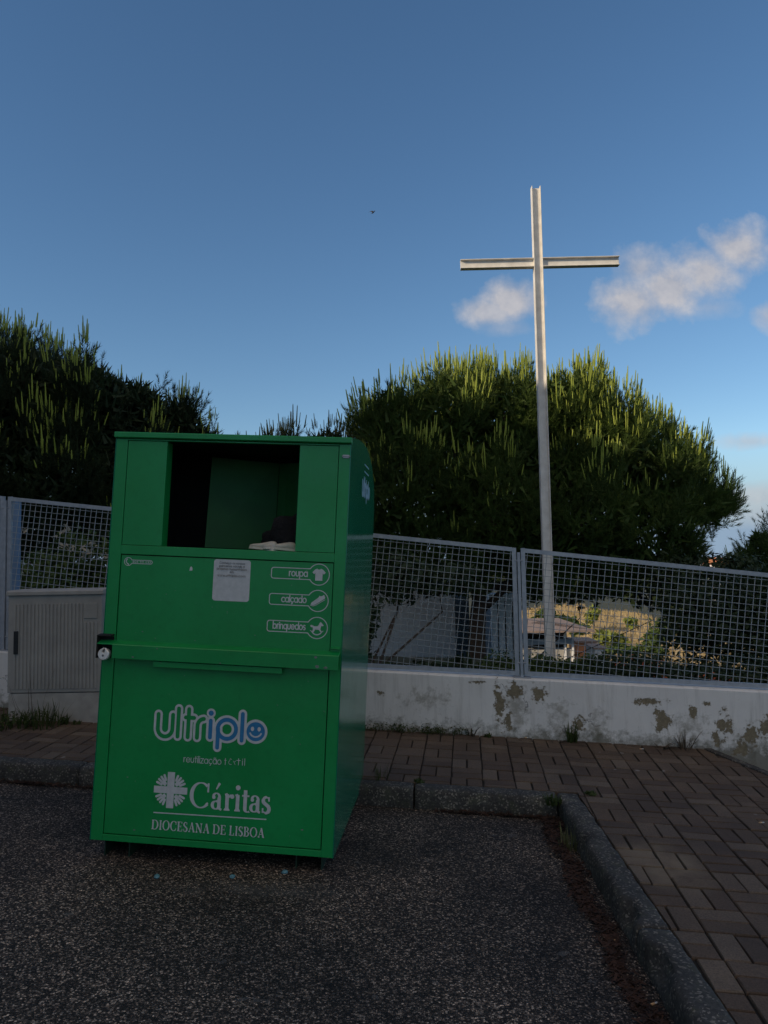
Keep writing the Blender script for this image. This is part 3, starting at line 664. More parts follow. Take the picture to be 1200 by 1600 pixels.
# inside of the chute
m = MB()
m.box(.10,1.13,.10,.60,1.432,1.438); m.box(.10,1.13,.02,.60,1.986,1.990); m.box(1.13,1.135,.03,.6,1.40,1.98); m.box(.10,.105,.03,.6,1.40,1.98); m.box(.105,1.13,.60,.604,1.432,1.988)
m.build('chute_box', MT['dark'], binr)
m = MB(); m.box(.064,1.147,.020,.10,1.436,1.4465); m.build('chute_sill', MT['green'], binr)
m = MB()
m.add([(.365,.38,1.455),(.72,.52,1.455),(.72,.54,1.95),(.365,.42,1.96),(.365,.385,1.455),(.72,.525,1.455),(.72,.545,1.95),(.365,.425,1.96)], [(0,1,2,3),(7,6,5,4),(0,4,5,1),(1,5,6,2),(2,6,7,3),(3,7,4,0)])
m.add([(.723,.52,1.455),(1.12,.30,1.455),(1.12,.36,1.95),(.723,.54,1.95),(.723,.525,1.455),(1.12,.305,1.455),(1.12,.365,1.95),(.723,.545,1.95)], [(0,1,2,3),(7,6,5,4),(0,4,5,1),(1,5,6,2),(2,6,7,3),(3,7,4,0)])
rot_ = m.build('chute_flap', MT['green_in'], binr)
def fr_flap(u, v, h):      # frame on the right-hand flap sheet
    s = (u-.723)/.397; y = .52-.22*s+(.04+.02*s)*0+ (v-1.455)/.495*(.02+.04*s); return (u, y-.003-h, v)
pn = Pen(fr_flap); pn.stroke([(1.04,1.66),(.945,1.66),(.945,1.625),(1.04,1.625)], .005, cap=False); pn.stroke([(1.04,1.60),(1.04,1.70)], .005, cap=False)
pn.mb.build('outline_mark', MT['white'], rot_)
# doors, lip, handle
m = MB(); m.box(.0675,1.1435,.005,.018,.90,1.3965); door1 = m.build('upper_door', MT['green'], binr, bevel=.0015)
m = MB(); m.box(.0665,1.1425,.005,.018,.0355,.886); door2 = m.build('lower_door', MT['green'], binr, bevel=.0015)
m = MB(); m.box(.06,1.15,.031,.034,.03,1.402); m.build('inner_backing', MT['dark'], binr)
m = MB()
m.prism_x([(.0045,.972),(-.0005,.972),(-.043,.958),(-.046,.954),(-.046,.888),(-.042,.888),(-.042,.952),(.0045,.966)], .072, 1.196)
m.prism_x([(-.001,.972),(-.043,.958),(-.043,.953),(-.001,.966)], -.008, .0715)
m.prism_x([(-.001,.994),(-.020,.989),(-.020,.985),(-.001,.990)], 1.150, 1.196)
m.build('front_lip', MT['green'], binr, bevel=.001)
def scuffs(yf, items, parent):
    for (cx, cz, r_) in items:
        p = Pen(lambda u, v, h: (u, yf-h, v)); n_ = 11; p.poly([(cx+r_*(.55+.6*random.random())*math.cos(2*math.pi*k/n_)*1.3, cz+r_*(.4+.6*random.random())*math.sin(2*math.pi*k/n_)) for k in range(n_)])
        p.mb.build('paint_scuff', MT['scuff'], parent)
lip = [c for c in binr.children if c.name.startswith('front_lip')][0]
scuffs(-.0463, [(1.085,.945,.007),(1.093,.902,.010),(1.135,.898,.009),(.62,.893,.004),(.30,.947,.004),(.18,.900,.006)], lip)
scuffs(.0046, [(.31,1.21,.003),(.98,1.25,.003),(.20,1.02,.004),(.47,.99,.003),(.77,1.03,.003)], door1)
scuffs(.0046, [(.90,.70,.003),(.17,.31,.004),(1.05,.12,.006),(.22,.06,.005),(.70,.05,.004),(1.02,.52,.003)], door2)
m = MB(); m.prism_x([(-.001,1.002),(-.040,.997),(-.040,.992),(-.001,.996)], -.012, .06); m.box(-.012,-.007,-.040,.02,.885,.992); m.box(-.007,.060,-.002,-.0005,.884,.990)
m.build('lock_guard', MT['dark'], binr)
m = MB(); m.box(-.007,.062,-.040,-.002,.9915,.9965)
m = MB(); m.prism_x([(.005,.884),(-.030,.884),(-.034,.881),(-.034,.856),(-.030,.856),(-.030,.880),(.005,.880)], .280, .922); m.build('handle', MT['green'], door2, bevel=.001)
m = MB(); m.box(1.168,1.198,-.006,-.0005,1.916,1.932); m.tube([(1.163,-.004,1.924),(1.203,-.004,1.924)], .004, 8); m.build('hinge', MT['galv'], binr)
# feet: folded channels
for xa in (.064, 1.02):
    m = MB(); m.box(xa,xa+.006,.03,1.15,-.105,-.001); m.box(xa+.124,xa+.130,.03,1.15,-.105,-.001); m.box(xa+.006,xa+.124,.03,1.15,-.105,-.099); m.build('foot', MT['foot'], binr)

front = lambda u, v, h: (u, .0045-h, v)
# three category labels
def label(cx, cz, cl, word, icon, ulen):
    r_ = .0515; hh = .0265; pts = []
    a0 = math.degrees(math.asin(hh/r_)); pts += arc(cx, cz, r_, r_, -(180-a0), 180-a0, 40)
    pts += [(cl+.012, cz+hh)]+arc(cl+.012, cz+hh-.012, .012, .012, 90, 180, 5)+arc(cl+.012, cz-hh+.012, .012, .012, 180, 270, 5)
    p = Pen(front); p.stroke(pts, .0042, closed=True)
    write(p, word, cx-r_-.006, cz-.012, .022, .0052, gap=.30, align='r', width=ulen)
    for poly in icon: p.poly([(cx+a, cz+b) for a, b in poly])
    return p
S = .001
shirt = [[(x*S, y*S) for x, y in [(-9,29),(-5,25),(5,25),(9,29),(20,24),(33,10),(24,1),(18,7),(18,-30),(-18,-30),(-18,7),(-24,1),(-33,10),(-20,24)]]]
shoe = [[(x*S, y*S) for x, y in [(-35,-19),(-30,-9),(-14,3),(2,16),(9,26),(13,22),(22,25),(30,31),(36,18),(34,12),(10,-4),(-8,-16),(-22,-22)]], [(x*S, y*S) for x, y in [(-36,-24),(-22,-27),(-6,-21),(12,-9),(36,6),(36,9),(12,-6),(-6,-18),(-22,-24),(-35,-21)]]]
horse = [[(x*S, y*S) for x, y in [(-33,12),(-26,14),(-14,8),(2,8),(8,14),(12,24),(17,30),(20,27),(27,20),(33,14),(29,9),(22,12),(19,2),(17,-6),(27,-20),(20,-22),(10,-9),(-8,-8),(-16,-22),(-24,-22),(-19,-6),(-22,4),(-27,2),(-31,4)]],
         [(x*S, y*S) for x, y in [(-34,-12),(-30,-12)]+[(30*math.sin(R(a)), 8-38*math.cos(R(a))) for a in range(-50, 51, 10)]+[(30,-12),(34,-12)]+[(34*math.sin(R(a)), 8-44*math.cos(R(a))) for a in range(50, -51, -10)]]]
items = [label(1.074, 1.339, .837, 'roupa', shirt, .090), label(1.074, 1.211, .833, 'calçado', shoe, .122), label(1.076, 1.080, .829, 'brinquedos', horse, .160)]
for p in items: p.mb.build('category_label', MT['white'], door1)
p = Pen(front)
p.stroke(arc(.104, 1.364, .020, .020, 25, 335, 24)+[(.22,1.3555)]+arc(.22, 1.364, .0085, .0085, -90, 90, 6)+[(.124,1.3725)], .0032, closed=True)
p.stroke([(.098,1.376),(.092,1.366),(.098,1.356),(.106,1.350)], [.006,.004,.004,.006])
write(p, '808 911 033', .128, 1.3597, .0062, .0017, gap=.45, width=.092)
p.mb.build('phone_label', MT['white'], door1)
p = Pen(front); x0, x1, z0, z1, rr = .545, .731, 1.190, 1.394, .014
p.poly(arc(x1-rr, z1-rr, rr, rr, 0, 90, 6)+arc(x0+rr, z1-rr, rr, rr, 90, 180, 6)+arc(x0+rr, z0+rr, rr, rr, 180, 270, 6)+arc(x1-rr, z0+rr, rr, rr, 270, 360, 6))
stk = p.mb.build('sticker', MT['white'], door1)
p = Pen(lambda u, v, h: (u, .0041-h, v)); p.k = 2
for t, z, wdd in (('Conheça os nossos', 1.372, .128), ('parceiros sociais e', 1.3575, .128), ('projetos humanitários', 1.343, .152), ('em', 1.329, .018), ('www.ultriplo.com', 1.311, .142)):
    write(p, t, .638, z, .0072, .0017, gap=.42, width=wdd, align='c')
p.mb.build('small_print', MT['ink'], stk)
p = Pen(front); p.poly([(.421,1.331),(.437,1.333),(.436,1.345),(.431,1.353),(.425,1.350)]); p.mb.build('paint_chip', MT['white'], door1)

# wordmark: white outline strokes, then green or blue cores
def wordmark(fr, u0, v0, sc_, core=True, mats=None):
    p = Pen(fr); core_l = []; wo, wi = .044*sc_, .020*sc_
    def S(pts, mi, closed=False):
        pts = [(u0+a*sc_, v0+b*sc_) for a, b in pts]; p.stroke(pts, wo, closed=closed, mi=0); core_l.append((pts, mi, closed))
    S([(.022,.130),(.022,.060)]+arc(.060,.060,.038,.040,180,360)[1:]+[(.098,.130)], 1)
    S([(.127,.163),(.127,.024)], 1); S([(.180,.163),(.180,.024)], 1); S([(.165,.121),(.208,.121)], 1)
    S([(.228,.024),(.228,.085)]+arc(.262,.085,.034,.034,180,95)[1:], 1)
    S([(.295,.112),(.295,.030)], 2)
    S([(.335,-.018),(.335,.075)]+[], 2)
    ring = [(.380+.047*math.cos(R(a)), .075+.047*math.sin(R(a))) for a in range(0, 360, 12)]; S(ring, 2, True)
    S([(.458,.155),(.458,.024)], 2)
    cx, cy = u0+.528*sc_, v0+.072*sc_; p.disc(cx, cy, .060*sc_, 0); p.disc(u0+.295*sc_, v0+.150*sc_, .023*sc_, 0)
    if core:
        for pts, mi, cl in core_l: p.stroke(pts, wi, closed=cl, mi=mi)
        p.disc(cx, cy, .047*sc_, 2); p.disc(u0+.295*sc_, v0+.150*sc_, .013*sc_, 2)
        for s in (-1, 1): p.poly(arc(cx+s*.017*sc_, cy+.013*sc_, .0085*sc_, .011*sc_, 0, 340, 17), 0)
        p.stroke(arc(cx, cy+.004*sc_, .031*sc_, .030*sc_, 205, 335, 12), .008*sc_, mi=0)
    return p
p = wordmark(front, .287, .497, .97); p.mb.build('wordmark', [MT['white'], MT['green'], MT['blue']], door2)
p = Pen(front); write(p, 'reutilização t', .449, .4005, .0215, .0030, gap=.30, width=.212)
write(p, 'til', .713, .4035, .0215, .0030, gap=.30, width=.040)
p.stroke(arc(.683,.413,.0095,.0095,110,300), .0021); p.stroke([(.697,.421),(.706,.404)], .0021); p.stroke([(.707,.422),(.703,.416)], .0021); p.stroke([(.678,.427),(.683,.431),(.688,.427)], .0018)
p.mb.build('tagline', MT['white'], door2)
# emblem: cross with bundles of rays in the four corners
p = Pen(front); cx, cz = .391, .262
p.poly([(cx-.018,cz-.086),(cx+.018,cz-.086),(cx+.018,cz+.086),(cx-.018,cz+.086)]); p.poly([(cx-.084,cz-.0165),(cx-.0182,cz-.0165),(cx-.0182,cz+.0165),(cx-.084,cz+.0165)]); p.poly([(cx+.0182,cz-.0165),(cx+.084,cz-.0165),(cx+.084,cz+.0165),(cx+.0182,cz+.0165)])
for sx_ in (-1, 1):
    for sz_ in (-1, 1):
        for k in (-1.5, -.5, .5, 1.5):
            d = (.7071, .7071); nn_ = (-.7071, .7071); o_ = k*.0165
            pts = []
            for r_ in (.030+abs(k)*.008, .079-abs(k)*.004):
                a, b = d[0]*r_+nn_[0]*o_, d[1]*r_+nn_[1]*o_
                a = max(a, .0255); b = max(b, .024); pts.append((cx+sx_*a, cz+sz_*b))
            p.stroke(pts, .0112)
p.mb.build('emblem', MT['white'], door2)
# serif lettering
class Serif:
    def __init__(s, pen, u, v, h, thick, thin, sx=1): s.p, s.u, s.v, s.h, s.T, s.t, s.sx = pen, u, v, h, thick, thin, sx
    def X(s, x, y): return (s.u+x*s.h*s.sx, s.v+y*s.h)
    def stem(s, x, y0, y1, w=None): w = (w or s.T)/s.h/s.sx; s.p.poly([s.X(x-w/2,y0), s.X(x+w/2,y0), s.X(x+w/2,y1), s.X(x-w/2,y1)])
    def serif(s, x, y, hw, up=True):
        t = s.t/s.h*.9; b = t*1.6 if up else -t*1.6; w = s.T/s.h/s.sx/2
        tt = t if up else -t
        s.p.poly([s.X(x-hw,y), s.X(x+hw,y), s.X(x+hw,y+tt*.7), s.X(x+w,y+b*1.6), s.X(x-w,y+b*1.6), s.X(x-hw,y+tt*.7)])
    def bow(s, cx, cy, rx, ry, a0, a1, fT=1):
        n = max(10, int(abs(a1-a0)/9)); pts = []; wd = []
        for i in range(n+1):
            a = R(a0+(a1-a0)*i/n); pts.append(s.X(cx+rx*math.cos(a), cy+ry*math.sin(a))); wd.append(s.t+(s.T*fT-s.t)*abs(math.cos(a))**1.3)
        s.p.stroke(pts, wd, cap=False)
    def line(s, a, b, w): s.p.stroke([s.X(*a), s.X(*b)], w, cap=False)
def caps(pen, txt, u, v, h, T, t, total):
    wid = {'D': .78, 'I': .30, 'O': .80, 'C': .72, 'E': .60, 'S': .50, 'A': .72, 'N': .78, 'L': .56, 'B': .62, ' ': .22}; gap = .10
    W = sum(wid[c]+gap for c in txt)-gap; sx = total/(W*h)
    for c in txt:
        s = Serif(pen, u, v, h, T, t, sx); w_ = wid[c]; hw = .13
        if c == 'I': s.stem(w_/2,0,1); s.serif(w_/2,0,hw); s.serif(w_/2,1,hw,False)
        elif c == 'D': s.stem(.14,0,1); s.serif(.13,0,hw); s.serif(.13,1,hw,False); s.line((.14,.975),(.36,.975),t); s.line((.14,.025),(.36,.025),t); s.bow(.34,.5,.36,.475,-90,90)
        elif c == 'O': s.bow(.4,.5,.345,.49,0,360)
        elif c == 'C': s.bow(.40,.5,.34,.49,50,312); s.line((.655,.97),(.655,.66),t*1.4); s.line((.66,.30),(.64,.12),t)
        elif c == 'E': s.stem(.14,0,1); s.serif(.13,0,hw); s.serif(.13,1,hw,False); s.line((.14,.975),(.52,.975),t); s.line((.14,.025),(.55,.025),t); s.line((.14,.52),(.42,.52),t); s.line((.52,1),(.52,.78),t*1.2); s.line((.55,0),(.57,.25),t*1.2); s.line((.42,.40),(.42,.64),t)
        elif c == 'L': s.stem(.14,0,1); s.serif(.13,0,hw); s.serif(.14,1,hw,False); s.line((.14,.025),(.50,.025),t); s.line((.50,0),(.53,.27),t*1.2)
        elif c == 'S':
            pts = arc(.25,.75,.18,.22,50,200,10)+[(.14,.60),(.25,.50),(.37,.41)]+arc(.24,.25,.19,.23,20,-140,10)
            s.p.stroke([s.X(*q) for q in pts], [t]*3+[T*.7]*5+[T]*(len(pts)-14)+[T*.7]*3+[t]*3, cap=False); s.line((.40,.97),(.41,.72),t); s.line((.07,.30),(.07,.03),t)
        elif c == 'A': s.line((.10,.02),(.37,.99),t*1.1); s.line((.36,1.0),(.62,.02),T*1.05); s.line((.20,.34),(.50,.34),t); s.serif(.10,0,.10); s.serif(.62,0,.12)
        elif c == 'N': s.line((.15,.02),(.15,.98),t*1.2); s.line((.66,.0),(.66,.98),t*1.2); s.line((.13,.98),(.66,.01),T*1.05); s.serif(.15,0,.11); s.serif(.66,1,.11,False); s.serif(.08,1,.09,False)
        elif c == 'B': s.stem(.14,0,1); s.serif(.10,0,.09); s.serif(.10,1,.09,False); s.line((.14,.975),(.30,.975),t); s.line((.14,.53),(.34,.53),t); s.line((.14,.025),(.33,.025),t); s.bow(.29,.755,.19,.22,-90,90,.85); s.bow(.31,.277,.23,.253,-90,90,.95)
        u += (w_+gap)*h*sx
p = Pen(front); caps(p, 'DIOCESANA DE LISBOA', .307, .0705, .0455, .0072, .0026, .560); p.mb.build('lettering', MT['white'], door2)
p = Pen(front); p.poly([(.312,.1475),(.873,.1535),(.873,.1590),(.312,.1530)]); p.mb.build('rule_line', MT['white'], door2)
p = Pen(front); u, v, h, T, t = .490, .184, .082, .0175, .0055     # x-height .082
s = Serif(p, u, v, .128, T*1.1, t); s.bow(.42,.5,.36,.46,48,318); s.line((.70,.96),(.70,.62),t*1.6); s.line((.70,.24),(.62,.10),t*1.4)
def a_(s):
    s.stem(.50,.05,.72); s.bow(.33,.72,.19,.24,0,165,.8); s.p.disc(*s.X(.17,.72), .0085); s.bow(.30,.27,.20,.22,60,330,.9); s.line((.30,.50),(.50,.56),t*1.3); s.line((.50,.10),(.66,.02),T*.62)
def i_(s): s.stem(.20,0,.95); s.serif(.20,0,.18); s.line((.06,.90),(.22,.96),t*1.8)
x = u+.105
s = Serif(p, x, v, h, T, t); a_(s); p.stroke([s.X(.30,1.18), s.X(.50,1.55)], [.006,.013], cap=False); x += .064
s = Serif(p, x, v, h, T, t); i_(s); s.line((.25,.72),(.42,.92),t*1.5); s.p.disc(*s.X(.50,.83), .0105); x += .052
s = Serif(p, x, v, h, T, t); i_(s); s.p.disc(*s.X(.20,1.36), .0118); x += .036
s = Serif(p, x, v, h, T, t); s.stem(.22,.12,1.25); s.line((.02,.92),(.46,.92),t*1.5); s.bow(.38,.18,.16,.17,180,310,1); x += .039
s = Serif(p, x, v, h, T, t); a_(s); x += .061
s = Serif(p, x, v, h, T, t); pts = arc(.26,.73,.17,.20,45,200,10)+[(.14,.60),(.26,.51),(.38,.42)]+arc(.26,.25,.19,.22,20,-140,10)
s.p.stroke([s.X(*q) for q in pts], [t*1.3]*3+[T*.75]*5+[T]*(len(pts)-14)+[T*.75]*3+[t*1.3]*3, cap=False); s.line((.42,.95),(.43,.70),t*1.5); s.line((.07,.30),(.07,.03),t*1.5)
p.mb.build('lettering', MT['white'], door2)
# faint prints high on the right-hand side
sidef = lambda u, v, h: (Wd+.0006+h, u, v)
side_part = [c for c in binr.children if c.name.startswith('side_panel')][0]
p = wordmark(sidef, .50, 1.775, .66, core=False); p.mb.build('side_wordmark', MT['teal'], side_part)
p = Pen(sidef)
for z in (1.965, 1.925): p.stroke([(.58, z), (.80, z)], .008, cap=False)
p.mb.build('side_lines', MT['teal'], side_part)

def to_world(P): return BM4 @ Vector(P)
# padlock: thick disc with a notch for the shackle
pl = empty('padlock', to_world((.028, -.032, .905))); pl.rotation_mode = 'QUATERNION'; pl.rotation_quaternion = RM.to_quaternion()
tag(pl, 'round silver disc padlock hanging under the lip of the green container', 'padlock')
m = MB(); ring = []
for a in range(0, 361, 12):
    an = R(a+90); ring.append((.029*math.cos(an), .029*math.sin(an)))
notch = [p_ for p_ in ring if not (abs(p_[0]) < .0105 and p_[1] > 0)]
notch = notch+[( .0095, .0275), ( .0085, .008), (-.0085, .008), (-.0095, .0275)]
notch = sorted([p_ for p_ in notch[:-4]], key=lambda q: (math.degrees(math.atan2(q[1], q[0]))-90) % 360)
notch = notch+[(.0095,.0272),(.0085,.009),(-.0085,.009),(-.0095,.0272)]
n = len(notch)
for (ya, yb, f) in ((-.011, .011, 1),):
    vs = [(x*.86, ya-.003, z*.86) for x, z in notch]+[(x, ya+.002, z) for x, z in notch]+[(x, yb, z) for x, z in notch]
    m.add(vs, [tuple(range(n))]+[(k, (k+1) % n, n+(k+1) % n, n+k) for k in range(n)]+[(n+k, n+(k+1) % n, 2*n+(k+1) % n, 2*n+k) for k in range(n)]+[tuple(range(3*n-1, 2*n-1, -1))])
m.build('body', MT['chrome'], pl)
m = MB(); m.tube([(.012*math.cos(R(a)), 0, .018+.010*math.sin(R(a))) for a in range(-20, 201, 20)], .0042, 8); m.build('shackle', MT['chrome'], pl, smooth=True)
m = MB(); m.tube([(0,-.0152,-.006),(0,-.0142,-.006)], .0055, 14); m.build('keyhole', MT['ink'], pl)

# things lying in the chute: a heap of dark cloth and two light shoes
def blob(center, rx, ry, rz, name, mat, amp, seed, flat=-.2):
    bm = bmesh.new(); bmesh.ops.create_icosphere(bm, subdivisions=4, radius=1)
    for v in bm.verts:
        d = v.co.copy(); k = 1+amp*(mn.noise(d*1.7+Vector((seed,0,0)))+.5*mn.noise(d*4+Vector((seed,3,0))))
        v.co = Vector((d.x*rx*k, d.y*ry*k, max(d.z, flat)*rz*k))
    me = bpy.data.meshes.new(name); bm.to_mesh(me); bm.free(); me.materials.append(mat); me.polygons.foreach_set('use_smooth', [True]*len(me.polygons))
    o = bpy.data.objects.new(name, me); C.objects.link(o); o.location = center; return o
o = blob(to_world((.905,.19,1.455)), .19, .10, .17, 'clothing_heap', MT['cloth'], .45, 3)
tag(o, 'heap of black clothing lying in the open chute of the green container', 'clothing')
def shoe_obj(loc, rz, label):
    m = MB(); secs = [(x*.66, h*.62, z*.62, q*.6) for x, h, z, q in [(-.12,.026,.050,.0),(-.105,.034,.066,.0),(-.07,.036,.066,.0),(-.03,.033,.055,.0),(.01,.036,.044,.0),(.05,.042,.036,.0),(.085,.040,.031,.0),(.112,.028,.022,.002),(.125,.010,.010,.004)]]
    vs = []; K = 12
    for (x, hw, h, z0) in secs:
        for k in range(K):
            a = 2*math.pi*k/K; y = hw*math.cos(a); z = z0+max(0, .5+.5*math.sin(a))*h; vs.append((x, y, z))
    m.add(vs, [(i*K+k, i*K+(k+1) % K, (i+1)*K+(k+1) % K, (i+1)*K+k) for i in range(len(secs)-1) for k in range(K)]+[tuple(range(K)), tuple(range(len(vs)-1, len(vs)-K-1, -1))])
    root = empty('shoe', loc); root.rotation_euler = (R(8), R(-6), rz); tag(root, label, 'shoe', 'pair of light shoes in the chute')
    m.build('upper', MT['shoe'], root, smooth=True)
    m2 = MB(); vs = []
    for (x, hw, h, z0) in secs: vs += [(x*1.02, hw*1.06, -.008), (x*1.02, -hw*1.06, -.008), (x*1.02, hw*1.06, .004), (x*1.02, -hw*1.06, .004)]
    N_ = len(secs); fs = []
    for i in range(N_-1):
        a, b = 4*i, 4*i+4; fs += [(a, b, b+1, a+1), (a+2, a+3, b+3, b+2), (a, a+2, b+2, b), (a+1, b+1, b+3, a+3)]
    fs += [(0,1,3,2), (4*N_-4, 4*N_-2, 4*N_-1, 4*N_-3)]
    m2.add(vs, fs); m2.build('sole', MT['shoe'], root); return root
shoe_obj(to_world((.775,.055,1.456)), R(150), 'light worn shoe on the left at the sill of the open chute')
shoe_obj(to_world((.862,.052,1.456)), R(-158), 'light worn shoe on the right, nearest the black clothing heap in the chute')

# ------------------------------------------------------------------ the tall white cross
cr_ = empty('cross', (2.52, 11.5, terrain(2.5, 11.5)-.05)); tag(cr_, 'tall white cross of steel channel beams rising behind the fence in front of the pines', 'cross')
zb = cr_.location.z
m = MB(); hw = .072
top = 7.42-zb
m.box(-hw, -hw+.011, -.055, .055, 0, top); m.box(hw-.011, hw, -.055, .055, 0, top); m.box(-hw+.011, hw-.011, -.005, .005, 0, top-.02)
m.build('upright_beam', MT['cross'], cr_, bevel=.002)
for (xa, xb) in ((-1.235, -hw-.001), (hw+.001, 1.29)):
    m = MB(); z0, z1 = 6.10-zb, 6.245-zb
    sk = lambda x: .006*x
    for (za, zc, ya, yb) in ((z0, z0+.011, -.055, .055), (z1-.011, z1, -.055, .055), (z0+.011, z1-.011, -.005, .005)):
        m.add([(xa,ya,za+sk(xa)),(xb,ya,za+sk(xb)),(xb,yb,za+sk(xb)),(xa,yb,za+sk(xa)),(xa,ya,zc+sk(xa)),(xb,ya,zc+sk(xb)),(xb,yb,zc+sk(xb)),(xa,yb,zc+sk(xa))],
              [(0,3,2,1),(4,5,6,7),(0,1,5,4),(1,2,6,5),(2,3,7,6),(3,0,4,7)])
    m.build('cross_arm', MT['cross'], cr_, bevel=.002)

# ------------------------------------------------------------------ pines
def unit(v): return v/np.maximum(1e-9, np.linalg.norm(v, axis=-1, keepdims=True))
def brush(n, Ls, nl, w_, a_lo=22, a_hi=55):
    t = rng.random(n)**.8; phi = rng.random(n)*2*np.pi; a = np.radians(a_hi+(a_lo-a_hi)*t+rng.normal(0, 7, n))
    d = np.stack([np.sin(a)*np.cos(phi), np.sin(a)*np.sin(phi), np.cos(a)], 1)
    b = np.stack([0*t, 0*t, t*Ls], 1); ln = nl*(.75+.5*rng.random(n))
    s = unit(np.cross(d, rng.normal(size=(n, 3))))*w_/2
    return np.stack([b+s, b-s, b+d*ln[:, None]], 1).reshape(-1, 3)
def candle_t(h, r):
    zs = [0, h*.25, h*.92]; rs = [r*.8, r, r*.55]; k = 4; T = []
    P = lambda i, j: [rs[i]*math.cos(2*math.pi*j/k), rs[i]*math.sin(2*math.pi*j/k), zs[i]]
    for i in range(2):
        for j in range(k):
            a, b, c, d = P(i, j), P(i, j+1), P(i+1, j+1), P(i+1, j); T += [a, b, c, a, c, d]
    for j in range(k): T += [P(2, j), P(2, j+1), [0, 0, h]]
    T = np.array(T)
    n = int(22*h/.3); t = rng.random(n)*.9; phi = rng.random(n)*2*np.pi; a = np.radians(18+rng.random(n)*14)
    d = np.stack([np.sin(a)*np.cos(phi), np.sin(a)*np.sin(phi), np.cos(a)], 1); b = np.stack([0*t, 0*t, t*h], 1)
    s = unit(np.cross(d, rng.normal(size=(n, 3))))*.004; ln = .060*(1.2-t)
    return np.concatenate([T, np.stack([b+s, b-s, b+d*ln[:, None]], 1).reshape(-1, 3)])
def rotto(v, d):
    """rotate template +Z onto d"""
    z = np.array([0, 0, 1.]); d = d/np.linalg.norm(d); c = z@d
    ax = np.cross(z, d); s = np.linalg.norm(ax)
    if s < 1e-6: return v
    ax /= s; K = np.array([[0, -ax[2], ax[1]], [ax[2], 0, -ax[0]], [-ax[1], ax[0], 0]])
    return v @ (np.eye(3)+s*K+(1-c)*K@K).T
LEAD = []
for k in range(9):
    N = [brush(58, .42, .12, .011)]; Cn = []
    hm = .26+.20*rng.random(); Cn.append(candle_t(hm, .016)+[0, 0, .38])
    for q in range(int(rng.integers(2, 5))):
        a = rng.random()*6.28; Cn.append(rotto(candle_t(hm*(.5+.4*rng.random()), .012), np.array([.10*math.cos(a), .10*math.sin(a), 1]))+[.07*math.cos(a), .07*math.sin(a), .32])
    for q in range(5):
        a = q*1.26+rng.random(); tl = .55+.35*rng.random(); d = np.array([tl*math.cos(a), tl*math.sin(a), 1.]); d /= np.linalg.norm(d)
        off = np.array([.02*math.cos(a), .02*math.sin(a), -.28+.3*rng.random()]); Ls = .28+.12*rng.random()
        N.append(rotto(brush(40, Ls, .11, .011), d)+off)
        e = off+d*Ls
        for q2 in range(int(rng.integers(0, 2))):
            Cn.append(rotto(candle_t(.14+.18*rng.random(), .013), unit(np.array([.25*d[0]+.1*rng.normal(), .25*d[1]+.1*rng.normal(), 1.])))+e-[0, 0, .03])
    LEAD.append((np.concatenate(N), np.concatenate(Cn)))
def tube_pts(a, b, bend, n=6):
    a, b = Vector(a), Vector(b); return [a.lerp(b, i/n)+Vector(bend)*math.sin(math.pi*i/n) for i in range(n+1)]
